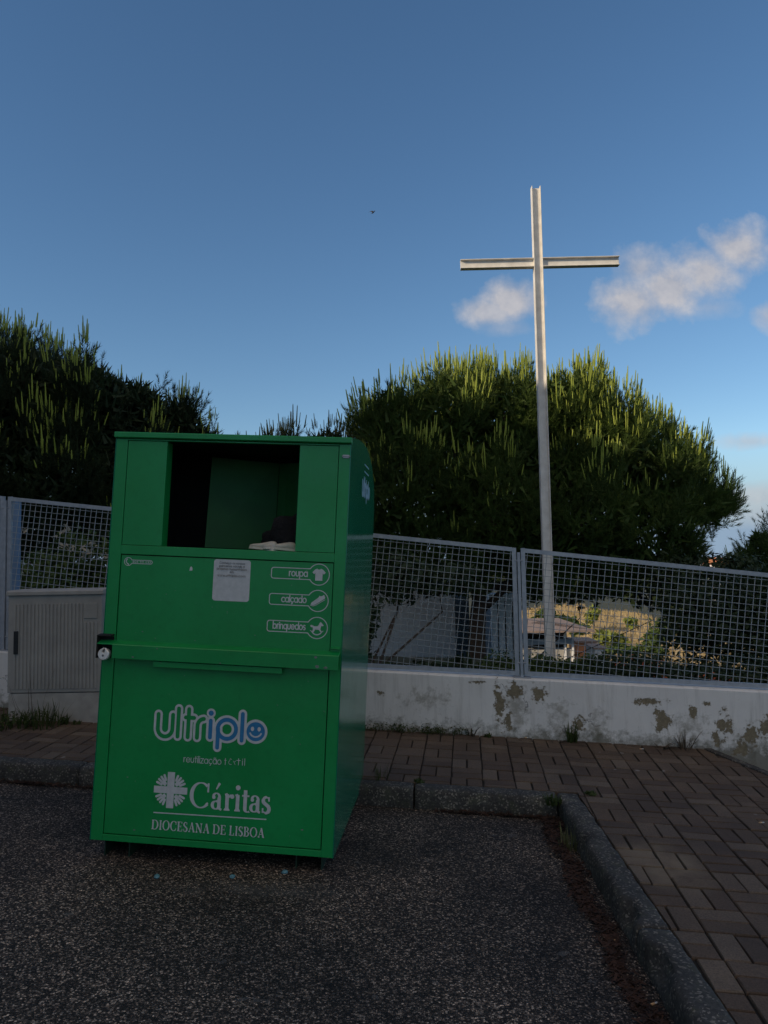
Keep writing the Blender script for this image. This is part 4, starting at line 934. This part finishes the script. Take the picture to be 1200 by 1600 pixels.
def pine(label, lobes, trunk_base, dens=11, mats=('needle', 'candle'), cand=.9, group=None, lean=(0,0,0), trunk_r=.2, top_bias=-.3, fill=70, litx=None):
    Cc = np.array([l[:3] for l in lobes]); Rr = np.array([l[3] for l in lobes])
    NV, CV, FV = [], [], []
    for i, (c, r) in enumerate(zip(Cc, Rr)):
        n = int(dens*4*math.pi*r*r); d = unit(rng.normal(size=(n, 3)))
        lump = 1+.07*np.sin(d[:, 0]*5+i)*np.cos(d[:, 2]*6+2*i)+rng.normal(0, .035, n)
        kc = unit(rng.normal(size=(max(6, int(4*math.pi*r*r*1.5)), 3))); near = np.arccos(np.clip((d@kc.T).max(1), -1, 1))*r
        P = c+d*((r-.34)*lump+.16-.55*near)[:, None]
        dist = np.linalg.norm(P[:, None]-Cc[None], axis=2)/Rr[None]; dist[:, i] = 9
        keep = (dist.min(1) > .82) & (near < .55) & ((d[:, 2] > -.55) | (rng.random(n) < .5))
        for p, dd in zip(P[keep], d[keep]):
            T, K = LEAD[rng.integers(len(LEAD))]; a = rng.random()*6.28; s = .62+.38*rng.random()
            Rz = np.array([[math.cos(a), -math.sin(a), 0], [math.sin(a), math.cos(a), 0], [0, 0, 1]])
            ax = np.array([dd[0]*.45, dd[1]*.45, 1.0 if dd[2] > -.3 else .55])+rng.normal(0, .07, 3)*[1, 1, 0]
            NV.append(rotto((T@Rz.T)*s, ax)+p)
            if dd[2] > top_bias and rng.random() < cand*(.35+.65*min(1, max(0, dd[2]+.45)))*min(1, max(.06, (p[2]-1.9)/1.9)):  # fewer pale shoots low down, standing in for shade on the lower crown
                CV.append(rotto((K@Rz.T)*s, ax*np.array([.35, .35, 1]))+p)
        # inner needle mass
        n = int(fill*4*math.pi*r*r); d = unit(rng.normal(size=(n, 3))); P = c+d*((r-.34)*(.55+.42*rng.random(n)))[:, None]
        u = unit(rng.normal(size=(n, 3))+[0, 0, .8]); s = unit(np.cross(u, rng.normal(size=(n, 3))))
        FV.append(np.stack([P+s*.035, P-s*.035, P+u*.26], 1).reshape(-1, 3))
    root = empty('pine_tree', trunk_base); tag(root, label, 'pine tree', group)
    off = np.array(trunk_base)
    raw('crown', np.concatenate(NV+FV)-off, 3, MT[mats[0]], root)
    if CV: raw('new_shoots', np.concatenate(CV)-off, 3, MT[mats[1]], root)
    m = MB(); cen = Vector(Cc.mean(0)); tb = Vector(trunk_base); tt = Vector((cen.x*.6+tb.x*.4, cen.y*.6+tb.y*.4, cen.z+.2))
    pts = [p-tb for p in tube_pts(tb-Vector((0,0,.3)), tt, lean, 9)]
    m.tube(pts, [trunk_r*(1.25-.09*i) for i in range(10)], 12)
    tr = m.build('trunk', MT['bark'], root, smooth=True)
    for c, r in list(zip(Cc, Rr)):
        if c[2] < tb.z+2.5: continue
        mb = MB(); s0 = pts[random.choice([3,4,5,6])]; mb.tube(tube_pts(s0, Vector(c)-tb+Vector((0,0,r*.3)), (0,0,-.25)), [.075,.065,.055,.045,.035,.025,.012], 7); mb.build('limb', MT['bark'], tr, smooth=True)
    return root
def LB(lst):
    out = []
    for (x, y, r, Y) in lst: p = at(x, y, Y); out.append((p.x, p.y, p.z, r/F*Y))
    return out
big = LB([(616,664,84,13.2),(700,648,92,13.6),(790,652,96,14),(880,656,94,14),(962,698,90,13.8),(1035,750,86,13.6),(1100,790,64,13.8),(1128,785,42,14.2),
          (640,770,105,13.2),(770,785,130,13.6),(900,800,130,13.6),(1010,830,105,13.5),(1065,860,62,13.6),(700,860,95,13.5),(850,870,95,13.6),(620,840,70,13.6),(600,880,60,14.6),(960,880,80,13.6),
          (740,690,120,16.2),(900,700,120,16.4),(1010,740,110,16.2),(620,720,100,16),(820,780,150,17)])
tb = at(744, 1000, 13.6)
pine('broad pine behind the white cross, its pale new shoots lit by the low sun', big, (tb.x, tb.y, terrain(tb.x, tb.y)-.1), dens=11, lean=(-.25,0,0), trunk_r=.15)
left = LB([(-70,640,150,12.6),(20,612,102,12.4),(82,620,96,12.8),(130,622,86,12.6),(165,640,80,12.9),(222,640,66,13.4),(276,668,66,13.8),(312,700,58,13.9),(334,712,48,14),(180,650,90,13.2),
           (-20,740,140,12.4),(10,830,90,12.6),(110,830,80,12.6),(190,820,90,12.8),(90,740,120,12.5),(200,740,100,13),(285,750,72,13.6),(-60,590,110,15),(60,640,120,15.5),(180,690,100,15.6)])
tb = at(60, 900, 13.4)
pine('dark dense pine on the far left above the fence and the cabinet', left, (tb.x, tb.y, terrain(tb.x, tb.y)-.1), dens=11, mats=('needle_shaded', 'candle'), cand=.6, trunk_r=.2, fill=80)
mid = LB([(452,728,66,15),(512,718,68,15),(400,760,70,15.3),(560,745,62,15),(480,800,100,15.4),(400,850,80,15.6),(560,830,70,15.2),(500,880,90,15)])
tb = at(480, 1000, 15.3)
pine('low dark pine whose shoot tips show just above the green container', mid, (tb.x, tb.y, terrain(tb.x, tb.y)-.1), dens=11, mats=('needle_shaded', 'candle_dark'), cand=.95, trunk_r=.14)
rt = LB([(1198,872,56,17),(1160,905,45,16.6),(1245,870,80,17),(1150,960,60,16.2),(1210,950,90,16.6),(1290,920,100,17.4),(1185,845,30,17)])
tb = at(1215, 1040, 17)
pine('small pine at the right edge with yellow green sunlit tips', rt, (tb.x, tb.y, terrain(tb.x, tb.y)-.1), dens=11, mats=('needle', 'candle'), cand=.8, trunk_r=.12)

# ------------------------------------------------------------------ leafy shrubs, hedge, flowers
def leaves(cen, rad, n, size, up=.3, shell=.35):
    d = unit(rng.normal(size=(n, 3))); rr = shell+(1-shell)*rng.random(n)**.5
    lump = 1+.22*np.sin(d[:, 0]*4+cen[0]*3)*np.cos(d[:, 1]*5+cen[1])+.15*np.sin(d[:, 2]*7+cen[0]*5)
    P = np.array(cen)+d*np.array(rad)*(rr*lump)[:, None]
    nrm = unit(d+rng.normal(0, .7, (n, 3))+[0, 0, up]); t = unit(np.cross(nrm, rng.normal(size=(n, 3)))); b = np.cross(nrm, t)
    s = size*(.6+.8*rng.random(n))[:, None]
    return np.stack([P-t*s, P+b*s*.42, P+t*s, P-b*s*.42], 1).reshape(-1, 3)
def shrub(name, label, cat, blobs, mat, size, dens, group=None, flowers=None, up=.3, shell=.35, pale=None, petal='red'):
    c0 = blobs[0]; base = (c0[0], c0[1], terrain(c0[0], c0[1]))
    root = empty(name, base); tag(root, label, cat, group); off = np.array(base); V = []
    for (x, y, z, rx, ry, rz) in blobs: V.append(leaves((x, y, z), (rx, ry, rz), int(dens*(rx*ry+rx*rz+ry*rz)/3*12), size, up, shell))
    raw('foliage', np.concatenate(V)-off, 4, MT[mat], root)
    m = MB()
    for k in range(5):
        b = random.choice(blobs); m.tube([Vector((random.uniform(-.1,.1), random.uniform(-.1,.1), -.1)), Vector((b[0]-base[0], b[1]-base[1], (b[2]-base[2])*.6)), Vector((b[0]-base[0]+random.uniform(-.1,.1), b[1]-base[1], b[2]-base[2]+b[5]*.6))], [.02,.014,.006], 6)
    m.build('stems', MT['bark'], root)
    if flowers:
        V = []
        for (x, y, z, r, n_, s) in flowers: V.append(leaves((x, y, z), (r, .15, r*.5), n_, s, 0, .1))
        raw('flowers', np.concatenate(V)-off, 4, MT[petal], root)['kind'] = 'stuff'
    if pale:
        V = [leaves((x, y, z), (r, .15, r*.8), n_, s, 0, .05) for (x, y, z, r, n_, s) in pale]
        raw('dead_leaves', np.concatenate(V)-off, 4, MT['pale'], root)
    return root
def bl(x, y, Y, rx, rz, ry=None):
    p = at(x, y, Y); return (p.x, p.y, p.z, rx/F*Y, (ry or rx)/F*Y, rz/F*Y)
def fl(x, y, Y, r, n, s): p = at(x, y, Y); return (p.x, p.y, p.z, r/F*Y, n, s)
shrub('hedge', 'low clipped green hedge at the foot of the white cross behind the fence', 'hedge', [bl(770+k*24, 1050+(k % 3)*3, 9.2, 26, 30) for k in range(11)], 'leaf', .028, 1500)
shrub('shrub', 'green garden shrub with pale dead leaves behind the fence above the cabinet', 'shrub',
      [bl(60,905,8.6,70,45),(bl(125,880,8.8,60,50)),bl(185,900,8.7,60,60),bl(250,905,8.7,60,60),bl(20,960,8.4,60,60),bl(110,960,8.4,90,60),bl(210,980,8.4,80,70)], 'leaf', .045, 520,
      pale=[fl(104,828,8.5,10,14,.035),fl(100,856,8.5,7,8,.03),fl(86,838,8.5,4,5,.03),fl(38,828,8.5,4,4,.03),fl(137,862,8.3,11,26,.035),fl(108,855,8.3,8,10,.03),fl(146,850,8.3,6,10,.03),fl(165,868,8.3,6,12,.03)])
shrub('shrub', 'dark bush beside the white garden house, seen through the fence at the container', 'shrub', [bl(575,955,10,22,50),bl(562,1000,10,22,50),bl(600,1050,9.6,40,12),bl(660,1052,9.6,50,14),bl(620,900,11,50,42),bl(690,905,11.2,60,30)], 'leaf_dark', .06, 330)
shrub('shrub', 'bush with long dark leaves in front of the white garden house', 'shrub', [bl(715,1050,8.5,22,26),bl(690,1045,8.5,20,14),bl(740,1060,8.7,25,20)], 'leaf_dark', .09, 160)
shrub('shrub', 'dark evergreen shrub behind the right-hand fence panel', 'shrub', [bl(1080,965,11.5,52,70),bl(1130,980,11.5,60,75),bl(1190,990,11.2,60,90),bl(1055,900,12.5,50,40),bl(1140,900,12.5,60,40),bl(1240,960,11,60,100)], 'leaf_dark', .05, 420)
shrub('flowering_shrub', 'low flowering shrub with red and orange blooms behind the right-hand fence panel', 'shrub',
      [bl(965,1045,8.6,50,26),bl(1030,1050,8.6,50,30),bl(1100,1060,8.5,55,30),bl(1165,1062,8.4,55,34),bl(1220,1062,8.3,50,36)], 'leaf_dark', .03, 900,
      flowers=[fl(967,1037,8.3,6,9,.018),fl(945,1058,8.3,6,7,.014),fl(985,1025,8.5,12,9,.013),fl(1030,1032,8.3,12,9,.014),fl(1038,1058,8.2,3,6,.018),fl(1112,1062,8.1,24,26,.014),fl(1150,1066,8.1,20,12,.013),fl(1010,1040,8.3,22,12,.012),fl(1015,1060,8.2,20,8,.012)])
shrub('shrub', 'sunlit yellow green bush on the dry slope to the right of the veranda house', 'shrub', [bl(948,996,66,20,11),bl(965,1000,66,16,9)], 'leaf_lit', .30, 18)
shrub('shrub', 'round green bush on the crest of the dry slope', 'shrub', [bl(928,956,78,10,9),bl(922,966,78,10,8)], 'leaf_lit', .30, 18)
shrub('shrub', 'small green bush towards the right end of the dry slope', 'shrub', [bl(985,972,76,12,9)], 'leaf_lit', .30, 18)
shrub('shrub', 'dull green bushes just above the roof of the veranda house', 'shrub', [bl(880,972,72,22,10),bl(855,965,72,22,14),bl(905,982,68,18,10)], 'leaf', .30, 18)

shrub('tree', 'dark broadleaf tree standing down the slope behind the big pine', 'tree', [bl(790+k*38, 900+max(0,k-5)*7, 25, 48, 42) for k in range(8)]+[bl(1066,960,25,36,50)], 'leaf_dark', .16, 60, shell=.1)
shrub('shrub', 'dark low bushes along the foot of the sunlit dry slope', 'shrub', [bl(950+k*20, 1017-(k%2)*3, 60, 16, 8) for k in range(5)], 'leaf', .25, 25)
shrub('shrub', 'scrubby bushes hiding the right end of the dry slope', 'shrub', [bl(1035,985,60,22,22),bl(1020,1000,60,18,12),bl(905,1003,60,16,7)], 'leaf', .25, 25)
V = []
for k in range(5200):                      # rough dry tufts over the sunlit slope
    x, y = random.uniform(11, 38), random.uniform(68, 104); z = terrain(x, y); h = random.uniform(.25, .7); a = random.uniform(-.5, .5)
    V += [(x-.09, y, z-.05), (x+.09, y, z-.05), (x+a*h, y+random.uniform(-.2, .2), z+h)]
tag(raw('dry_grass', np.array(V), 3, MT['tan']), 'rough dry grass covering the sunlit slope beyond the houses', 'grass', kind='stuff')
# ------------------------------------------------------------------ buildings seen through the fence
def wbox(name, mat, parent, x0, x1, y0, y1, z0, z1, bev=0):
    m = MB(); m.box(x0, x1, y0, y1, z0, z1); return m.build(name, mat, parent, bevel=bev)
# white garden house (right corner at pixel column 712)
p = at(712, 1000, 19); hx = p.x
h1 = empty('garden_house', (hx, 19, terrain(hx, 19)-.2)); tag(h1, 'plain white rendered garden house half hidden by pine branches, nearest the green container', 'house')
wbox('wall', MT['render_w'], h1, -4.6, 0, 0, 5, 0, 2.75); 
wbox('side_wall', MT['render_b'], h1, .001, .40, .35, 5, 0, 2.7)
wbox('roof', MT['rooft'], h1, -4.9, .55, -.25, 5.3, 2.76, 2.95)
m = MB(); m.box(-3.2,-2.3,-.03,-.002,.9,1.9); wdw = m.build('window', MT['glass_and_shade'], h1); wbox('frame', MT['render_w'], wdw, -3.25,-2.25,-.06,-.031,1.9,1.96)
# house with pilasters
p0 = at(768, 1000, 17.5); p1 = at(812, 1000, 17.5); wd = p1.x-p0.x
h2 = empty('pillared_house', (p0.x, 17.5, terrain(p0.x, 17.5)-.2)); tag(h2, 'pale house with upright pilasters just left of the fence post beside the cross', 'house')
zt = at(780, 935, 17.5).z-h2.location.z
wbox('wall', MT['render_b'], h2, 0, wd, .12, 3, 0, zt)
for k in (0, 1): wbox('window', MT['glass_and_shade'], h2, wd*(.02+.26*k)+.145, wd*(.02+.26*(k+1))-.005, .06, .118, .34, zt-.1)
for k in range(3): wbox('pilaster', MT['render_w'], h2, wd*(.02+.26*k), wd*(.02+.26*k)+.14, -.0, .119, 0, zt-.06)
wbox('corner_pier', MT['plinth'], h2, wd*.78, wd+.02, -.02, .118, 0, zt-.06); wbox('parapet', MT['render_w'], h2, -.05, wd+.06, -.06, .11, zt-.058, zt+.1)
wbox('plinth', MT['render_w'], h2, wd*.001, wd*.775, -.1, -.002, 0, .32)
# veranda house far below
Yh = 44; q = lambda x, y: at(x, y, Yh)
hz = q(860, 1040).z; h3 = empty('veranda_house', (q(800,1000).x, Yh, terrain(q(850,1000).x, Yh)-.5)); tag(h3, 'low house with a hipped brown roof and dark veranda bands behind the cross foot', 'house')
X = lambda x: q(x, 1000).x-h3.location.x; Z = lambda y: q(860, y).z-h3.location.z
wbox('wall', MT['plinth'], h3, 0, X(893), 1.2, 7, 0, Z(986.5))
wbox('veranda_shade_sheet', MT['glass_and_shade'], h3, X(800), X(893), 1.12, 1.19, Z(1015), Z(986.5))  # dark sheet standing in for the shade inside the veranda
wbox('balcony_wall', MT['render_b'], h3, X(800), X(896), 0, .15, Z(1007), Z(998.5))
for x in (822, 858, 884, 896): wbox('veranda_post', MT['render_w'], h3, X(x)-.06, X(x)+.06, .16, .28, 0, Z(986.5))
wbox('base_wall', MT['plinth'], h3, X(800), X(896), .3, 1.1, 0, Z(1016))
m = MB(); a, b = -1.0, X(922)
m.add([(a,-1.0,Z(983)),(b,-1.0,Z(983)),(b,8,Z(983)),(a,8,Z(983)),(a+3.5,3.5,Z(977)),(b-4.2,3.5,Z(977)),(a,-1.0,Z(986)),(b,-1.0,Z(986)),(b,8,Z(986)),(a,8,Z(986))],
      [(0,1,5,4),(1,2,5),(2,3,4,5),(3,0,4),(6,7,1,0),(7,8,2,1),(8,9,3,2),(9,6,0,3),(9,8,7,6)]); m.build('roof', MT['rooft'], h3)
p = at(910, 1012, 50)
o = empty('brick_shed', (p.x, 50, terrain(p.x, 50)-.5)); tag(o, 'tiny red brick shed between the veranda house and the sunlit bush', 'shed')
zt = at(910, 1004, 50).z-o.location.z; wbox('wall', MT['orange'], o, -.4, .9, 0, 2, 0, zt); wbox('roof', MT['rooft'], o, -.5, 1.0, -.2, 2.2, zt+.001, zt+.12)
p = at(937, 1018, 46); zt = at(937, 1014, 46).z
o = empty('white_hut', (p.x, 46, terrain(p.x, 46)-.5)); tag(o, 'tiny white walled hut below the sunlit bush', 'hut'); zt -= o.location.z
wbox('wall', MT['render_w'], o, -.3, .32, 0, 2, 0, zt); wbox('roof', MT['rooft'], o, -.4, .42, -.15, 2.15, zt+.001, zt+.1)
p = at(1124, 868, 150); zz = terrain(p.x, 150)
o = empty('distant_house', (p.x, 150, zz)); tag(o, 'distant house with an orange roof glimpsed between the big pine and the right-hand pine', 'house')
zt = p.z-zz-1; wbox('wall', MT['render_w'], o, -1.5, 1.5, 0, 6, 0, zt-.8)
m = MB(); m.prism_x([(-.4,zt-.79),(6.4,zt-.79),(3,zt+.6)], -1.8, 1.8); m.build('roof', MT['orange'], o)
# blue-grey steel column behind the left fence panel
p = at(23, 900, 7.0); o = wbox('steel_column', MT['bluepost'], None, p.x-.035, p.x+.035, 6.97, 7.04, terrain(p.x, 7)-.1, at(23, 778, 7.0).z, .003)
tag(o, 'blue grey square steel column standing behind the fence above the cabinet', 'column')

# added unseen building, placed and sized to shade the parking place and lower trees
ux, uy = math.sin(SUN_AZ), math.cos(SUN_AZ)
SHD, SHH = 11.5, 11.9
b = empty('shade_building', (ux*SHD, uy*SHD, -.3)); b.rotation_euler = (0, 0, math.atan2(uy, ux)-math.pi/2); tag(b, 'unseen building added behind the viewer to shade the parking place', 'building')
m = MB(); m.box(-5, 18.5, 0, 9, 0, SHH); m.build('wall', MT['render_w'], b)
m = MB(); m.box(-5.2, 18.7, -.25, 9.2, SHH+.001, SHH+.25); m.build('roof', MT['rooft'], b)
for k in range(4):
    for fz in (1.0, 4.2, 7.4):
        m = MB(); m.box(-3.6+k*5, -2+k*5, -.04, -.002, fz, fz+1.5); m.build('window', MT['glass_and_shade'], b)

# ------------------------------------------------------------------ bird
p = at(583, 332, 60); o = empty('bird', p); o.rotation_euler = (R(20), R(-40), R(30)); tag(o, 'small dark bird high in the clear sky', 'bird')
m = MB(); secs = [(-.20,.004),(-.17,.022),(-.08,.045),(.02,.052),(.10,.04),(.15,.03),(.19,.026),(.215,.012),(.24,.003)]
m.tube([(x, 0, .01*math.sin(x*9)) for x, r in secs], [r for x, r in secs], 10); 
m.add([(-.19,-.015,0),(-.19,.015,0),(-.33,.055,.004),(-.30,0,.004),(-.33,-.055,.004)], [(0,1,2,3),(0,3,4)])
m.build('body', MT['feather'], o, smooth=True)
for s in (-1, 1):
    m = MB(); pr = [(.10,.03,.03),(.13,.14,.10),(.06,.26,.13),(-.10,.40,.10)]; tr = [(-.05,.03,.025),(-.03,.14,.09),(-.05,.25,.12),(-.11,.395,.098)]
    vs = [(x, s*y, z) for x, y, z in pr]+[(x, s*y, z) for x, y, z in tr]+[(x, s*y, z-.008) for x, y, z in pr]+[(x, s*y, z-.008) for x, y, z in tr]
    fs = [(i, i+1, 5+i, 4+i) for i in range(3)]+[(8+i, 12+i, 13+i, 9+i) for i in range(3)]+[(i, 8+i, 9+i, i+1) for i in range(3)]+[(4+i, 5+i, 13+i, 12+i) for i in range(3)]
    m.add(vs, fs); m.build('wing', MT['feather'], o)

# ------------------------------------------------------------------ weeds and litter
def blades(n, h, spread, wdt, lean=.5, curl=.4):
    V = []
    for k in range(n):
        a = random.uniform(0, 6.28); r_ = random.random()**.5*spread; l_ = h*random.uniform(.5, 1.1); ln = random.uniform(.1, 1)*lean
        b = np.array([r_*math.cos(a), r_*math.sin(a), -.005]); a2 = a+random.gauss(0, .6); d = np.array([math.cos(a2), math.sin(a2), 0]); s = np.array([-d[1], d[0], 0])*wdt/2
        pts = [b+np.array([0,0,1])*l_*t+d*l_*ln*(t+curl*t*t)-np.array([0,0,1])*l_*curl*ln*t*t for t in (0, .4, .75, 1)]
        ws = [1, .9, .55, .05]
        for i in range(3): V += [pts[i]-s*ws[i], pts[i]+s*ws[i], pts[i+1]+s*ws[i+1], pts[i+1]-s*ws[i+1]]
    return np.array(V)
def weed(loc, label, n, h, sp_, wd_, mat='weed', lean=.5, cat='weed', name='weed', group=None, leafy=0, curl=.4):
    V = blades(n, h, sp_, wd_, lean, curl)
    if leafy: V = np.concatenate([V, leaves((0, 0, h*.3), (sp_, sp_, h*.35), leafy, wd_*1.6, .5, .1)])
    o = raw(name, V, 4, MT[mat]); o.location = loc; tag(o, label, cat, group); return o
pz = lambda x, y: (x, y, z_pave(x, y)-.002)
def wallpt(px): 
    d = ray(px, 1140); t = (5.87)/(d.y+.115*d.x); return d.x*t, d.y*t
x, y = wallpt(893); weed(pz(x, y), 'spiky green weed growing at the foot of the wall below the cross', 34, .17, .035, .012, lean=.45, leafy=10)
x, y = wallpt(737); weed(pz(x, y), 'dark drooping long-leaved weed against the wall between the container and the fence post', 9, .17, .02, .012, 'dry', lean=.9, curl=.75)
x, y = wallpt(1068); weed(pz(x, y-.02), 'dried grey weed with stiff stalks in the corner where the paving ends', 22, .17, .04, .009, 'dry', lean=.7)
x, y = wallpt(1035); weed(pz(x, y), 'low dark dead weed at the wall left of the dried stalks', 7, .07, .04, .018, 'dry', lean=1.2)
for px_, lb in ((598, 'thick mossy weed patch at the wall nearest the green container'), (655, 'second mossy weed patch from the container along the wall'), (700, 'thin weed patch just left of the drooping weed')):
    x, y = wallpt(px_); V = np.concatenate([leaves((dx, 0, .025), (.07, .025, .05), 90, .009, .6, .1) for dx in (-.14, -.05, .05, .13)]); V = V[V[:, 2].repeat(1) > -9]
    o = raw('weed', V, 4, MT['weed']); o.location = pz(x, y); tag(o, lb, 'weed', 'weeds along the foot of the wall')
x, y = wallpt(762); weed(pz(x, y), 'small round green weed right of the drooping weed', 16, .04, .03, .01, leafy=30)
p = at(65, 1122, 5.72); weed((p.x, p.y, z_pave(p.x, p.y)), 'tall grassy weed clump with seed heads in front of the cabinet plinth', 70, .20, .13, .008, leafy=120, lean=.5)
weed((p.x-.12, p.y+.02, z_pave(p.x, p.y)), 'thin dry grass stalks rising across the cabinet door', 9, .55, .10, .005, 'dry', lean=.25)
p = at(18, 1130, 5.7); weed((p.x, p.y, z_pave(p.x, p.y)), 'dark bushy weed at the left edge by the cabinet corner', 60, .15, .16, .010, leafy=160, lean=.7)
p = at(100, 1123, 5.80); weed((p.x, p.y, z_pave(p.x, p.y)), 'small leafy weed at the middle of the cabinet plinth', 18, .10, .035, .010, leafy=36)
p = at(118, 1126, 5.80); weed((p.x, p.y, z_pave(p.x, p.y)), 'tiny low weed right of the small leafy one at the cabinet plinth', 14, .045, .04, .008, leafy=24)
x = -.06; weed(pz(x, KB(x)+.03), 'wispy grass tuft on the paving beside the kerb next to the container', 26, .10, .06, .004, lean=.6)
x = .19; weed(pz(x, KB(x)+.01), 'small dark weed in the joint above the back kerb', 22, .03, .035, .008, leafy=30)
x = 1.00; weed((x-.03, KB(x)-.14, z_road(x, 4.5)+.09), 'leafy weed filling the inner corner where the two kerbs meet', 40, .07, .05, .009, leafy=60)
x = 1.22; weed(pz(x, 4.56), 'small green weed on the paving behind the kerb corner', 26, .035, .035, .009, leafy=40)
weed((KS(4.02)-.17, 4.02, z_road(1, 4)), 'straw coloured grass tuft leaning on the side kerb', 46, .13, .05, .005, 'candle_dark', lean=.45)
# pine litter swept against the kerbs (uncountable)
V = []
def lit(x, y, n, sx_, sy_):
    for k in range(n):
        a = random.uniform(0, 6.28); cx, cy = random.gauss(x, sx_), random.gauss(y, sy_); l_ = random.uniform(.012, .045); w_ = random.choice([.0015, .002, .005])
        z = z_road(cx, cy)+random.uniform(.002, .016); d = np.array([math.cos(a), math.sin(a), random.gauss(0, .2)])*l_/2; s = np.array([-math.sin(a), math.cos(a), random.gauss(0, .3)])*w_; c = np.array([cx, cy, z])
        V.extend([c-d-s, c+d-s, c+d+s, c-d+s])
y = 4.45
while y > 2.0:
    lit(KS(y)-.14-.05-.04*abs(math.sin(y*5)), y, 55, .024, .03); y -= .05
for k in range(26): xx = .30+k*.025; lit(xx, KB(xx)-.155, 14, .02, .010)
for k in range(60): xx = -3.4+k*.028; lit(xx, KB(xx)-.16, int(8+22*max(0, math.sin(k*.35))), .02, .012)
lit(.97, 4.38, 260, .05, .05)
tag(raw('pine_litter', np.array(V), 4, MT['litter']), 'reddish brown pine litter gathered along the foot of the kerbs', 'litter', kind='stuff')
V = []
for k in range(520):
    x, y = (random.uniform(-3.6, 2.3), 0); y = WY(x)-.02-abs(random.gauss(0, .05)); a = random.uniform(0, 6.28); l_ = random.uniform(.006, .022)
    z = z_pave(x, y)+random.uniform(.001, .006); d = np.array([math.cos(a), math.sin(a), 0])*l_; s = np.array([-math.sin(a), math.cos(a), .3])*.003; c = np.array([x, y, z]); V.extend([c-d-s, c+d-s, c+d+s, c-d+s])
tag(raw('soil_crumbs', np.array(V), 4, MT['dry']), 'dark soil crumbs and leaf bits along the foot of the wall', 'litter', kind='stuff')
V = []
for k in range(900):                       # grit on the asphalt
    x, y = random.uniform(-3.5, .85), random.uniform(1.6, 4.55); z = z_road(x, y); r_ = random.choice([.002,.003,.003,.004,.006])
    a = random.uniform(0, 6.28); q = [Vector((x+r_*math.cos(a+t)*random.uniform(.7,1.2), y+r_*math.sin(a+t)*random.uniform(.7,1.2), z)) for t in (0, 1.57, 3.14, 4.71)]; tp = Vector((x, y, z+r_*.9))
    for i in range(4): V.extend([q[i], q[(i+1) % 4], tp])
tag(raw('grit', np.array([tuple(v) for v in V]), 3, MT['grit']), 'loose pale grit scattered over the asphalt', 'grit', kind='stuff')
def butt(px, py, rz, label, plane, l_=.028):
    d = ray(px, py); 
    a0, b0 = (ROAD, -.049) if plane == 'r' else (.121, -.049)
    t = (a0-CAM_Z)/(d.z-b0*d.x); P = Vector((0,0,CAM_Z))+d*t; zf = z_road if plane == 'r' else z_pave
    o = empty('cigarette_butt', (P.x, P.y, zf(P.x, P.y)+.006)); o.rotation_euler = (0, 0, rz); tag(o, label, 'cigarette butt', 'cigarette butts on the ground')
    m = MB(); m.tube([(-l_/2,0,0),(.1*l_,0,0)], .0038, 10); m.build('filter', MT['butt'], o, smooth=True)
    m = MB(); m.tube([(.1*l_+.0002,0,0),(l_/2,0,.0005)], [.0037,.0032], 10); m.build('paper', MT['white'], o, smooth=True)
butt(1022, 1571, .4, 'orange cigarette butt at the foot of the side kerb near the bottom edge', 'r')
butt(888, 1320, .1, 'cigarette butt in the litter near the kerb corner', 'r')
butt(963, 1472, -.3, 'pale cigarette butt on the asphalt beside the worn side kerb', 'r', .024)
butt(1003, 1180, 0, 'white cigarette butt on the paving near the dried weed', 'p')
butt(1190, 1287, 0, 'white cigarette butt on the paving at the right edge', 'p')
butt(823, 1163, .3, 'cigarette butt on the paving under the fence post', 'p')
butt(848, 1164, -.2, 'cigarette butt on the paving a little right of the fence post', 'p')
for (px_, py_, lb) in ((245, 1371, 'leftmost of the three small blue pebbles in front of the container'), (363, 1371, 'middle one of the three small blue pebbles in front of the container'), (445, 1364, 'rightmost small blue pebble, near the right foot of the container')):
    d = ray(px_, py_); t = (ROAD-CAM_Z)/(d.z+.049*d.x); P = Vector((0,0,CAM_Z))+d*t
    o = blob((P.x, P.y, z_road(P.x, P.y)+.004), .010+.00001*px_, .016-.00001*px_, .009, 'pebble', MT['pebble'], .3, px_, -.7); tag(o, lb, 'pebble', 'blue pebbles on the asphalt')
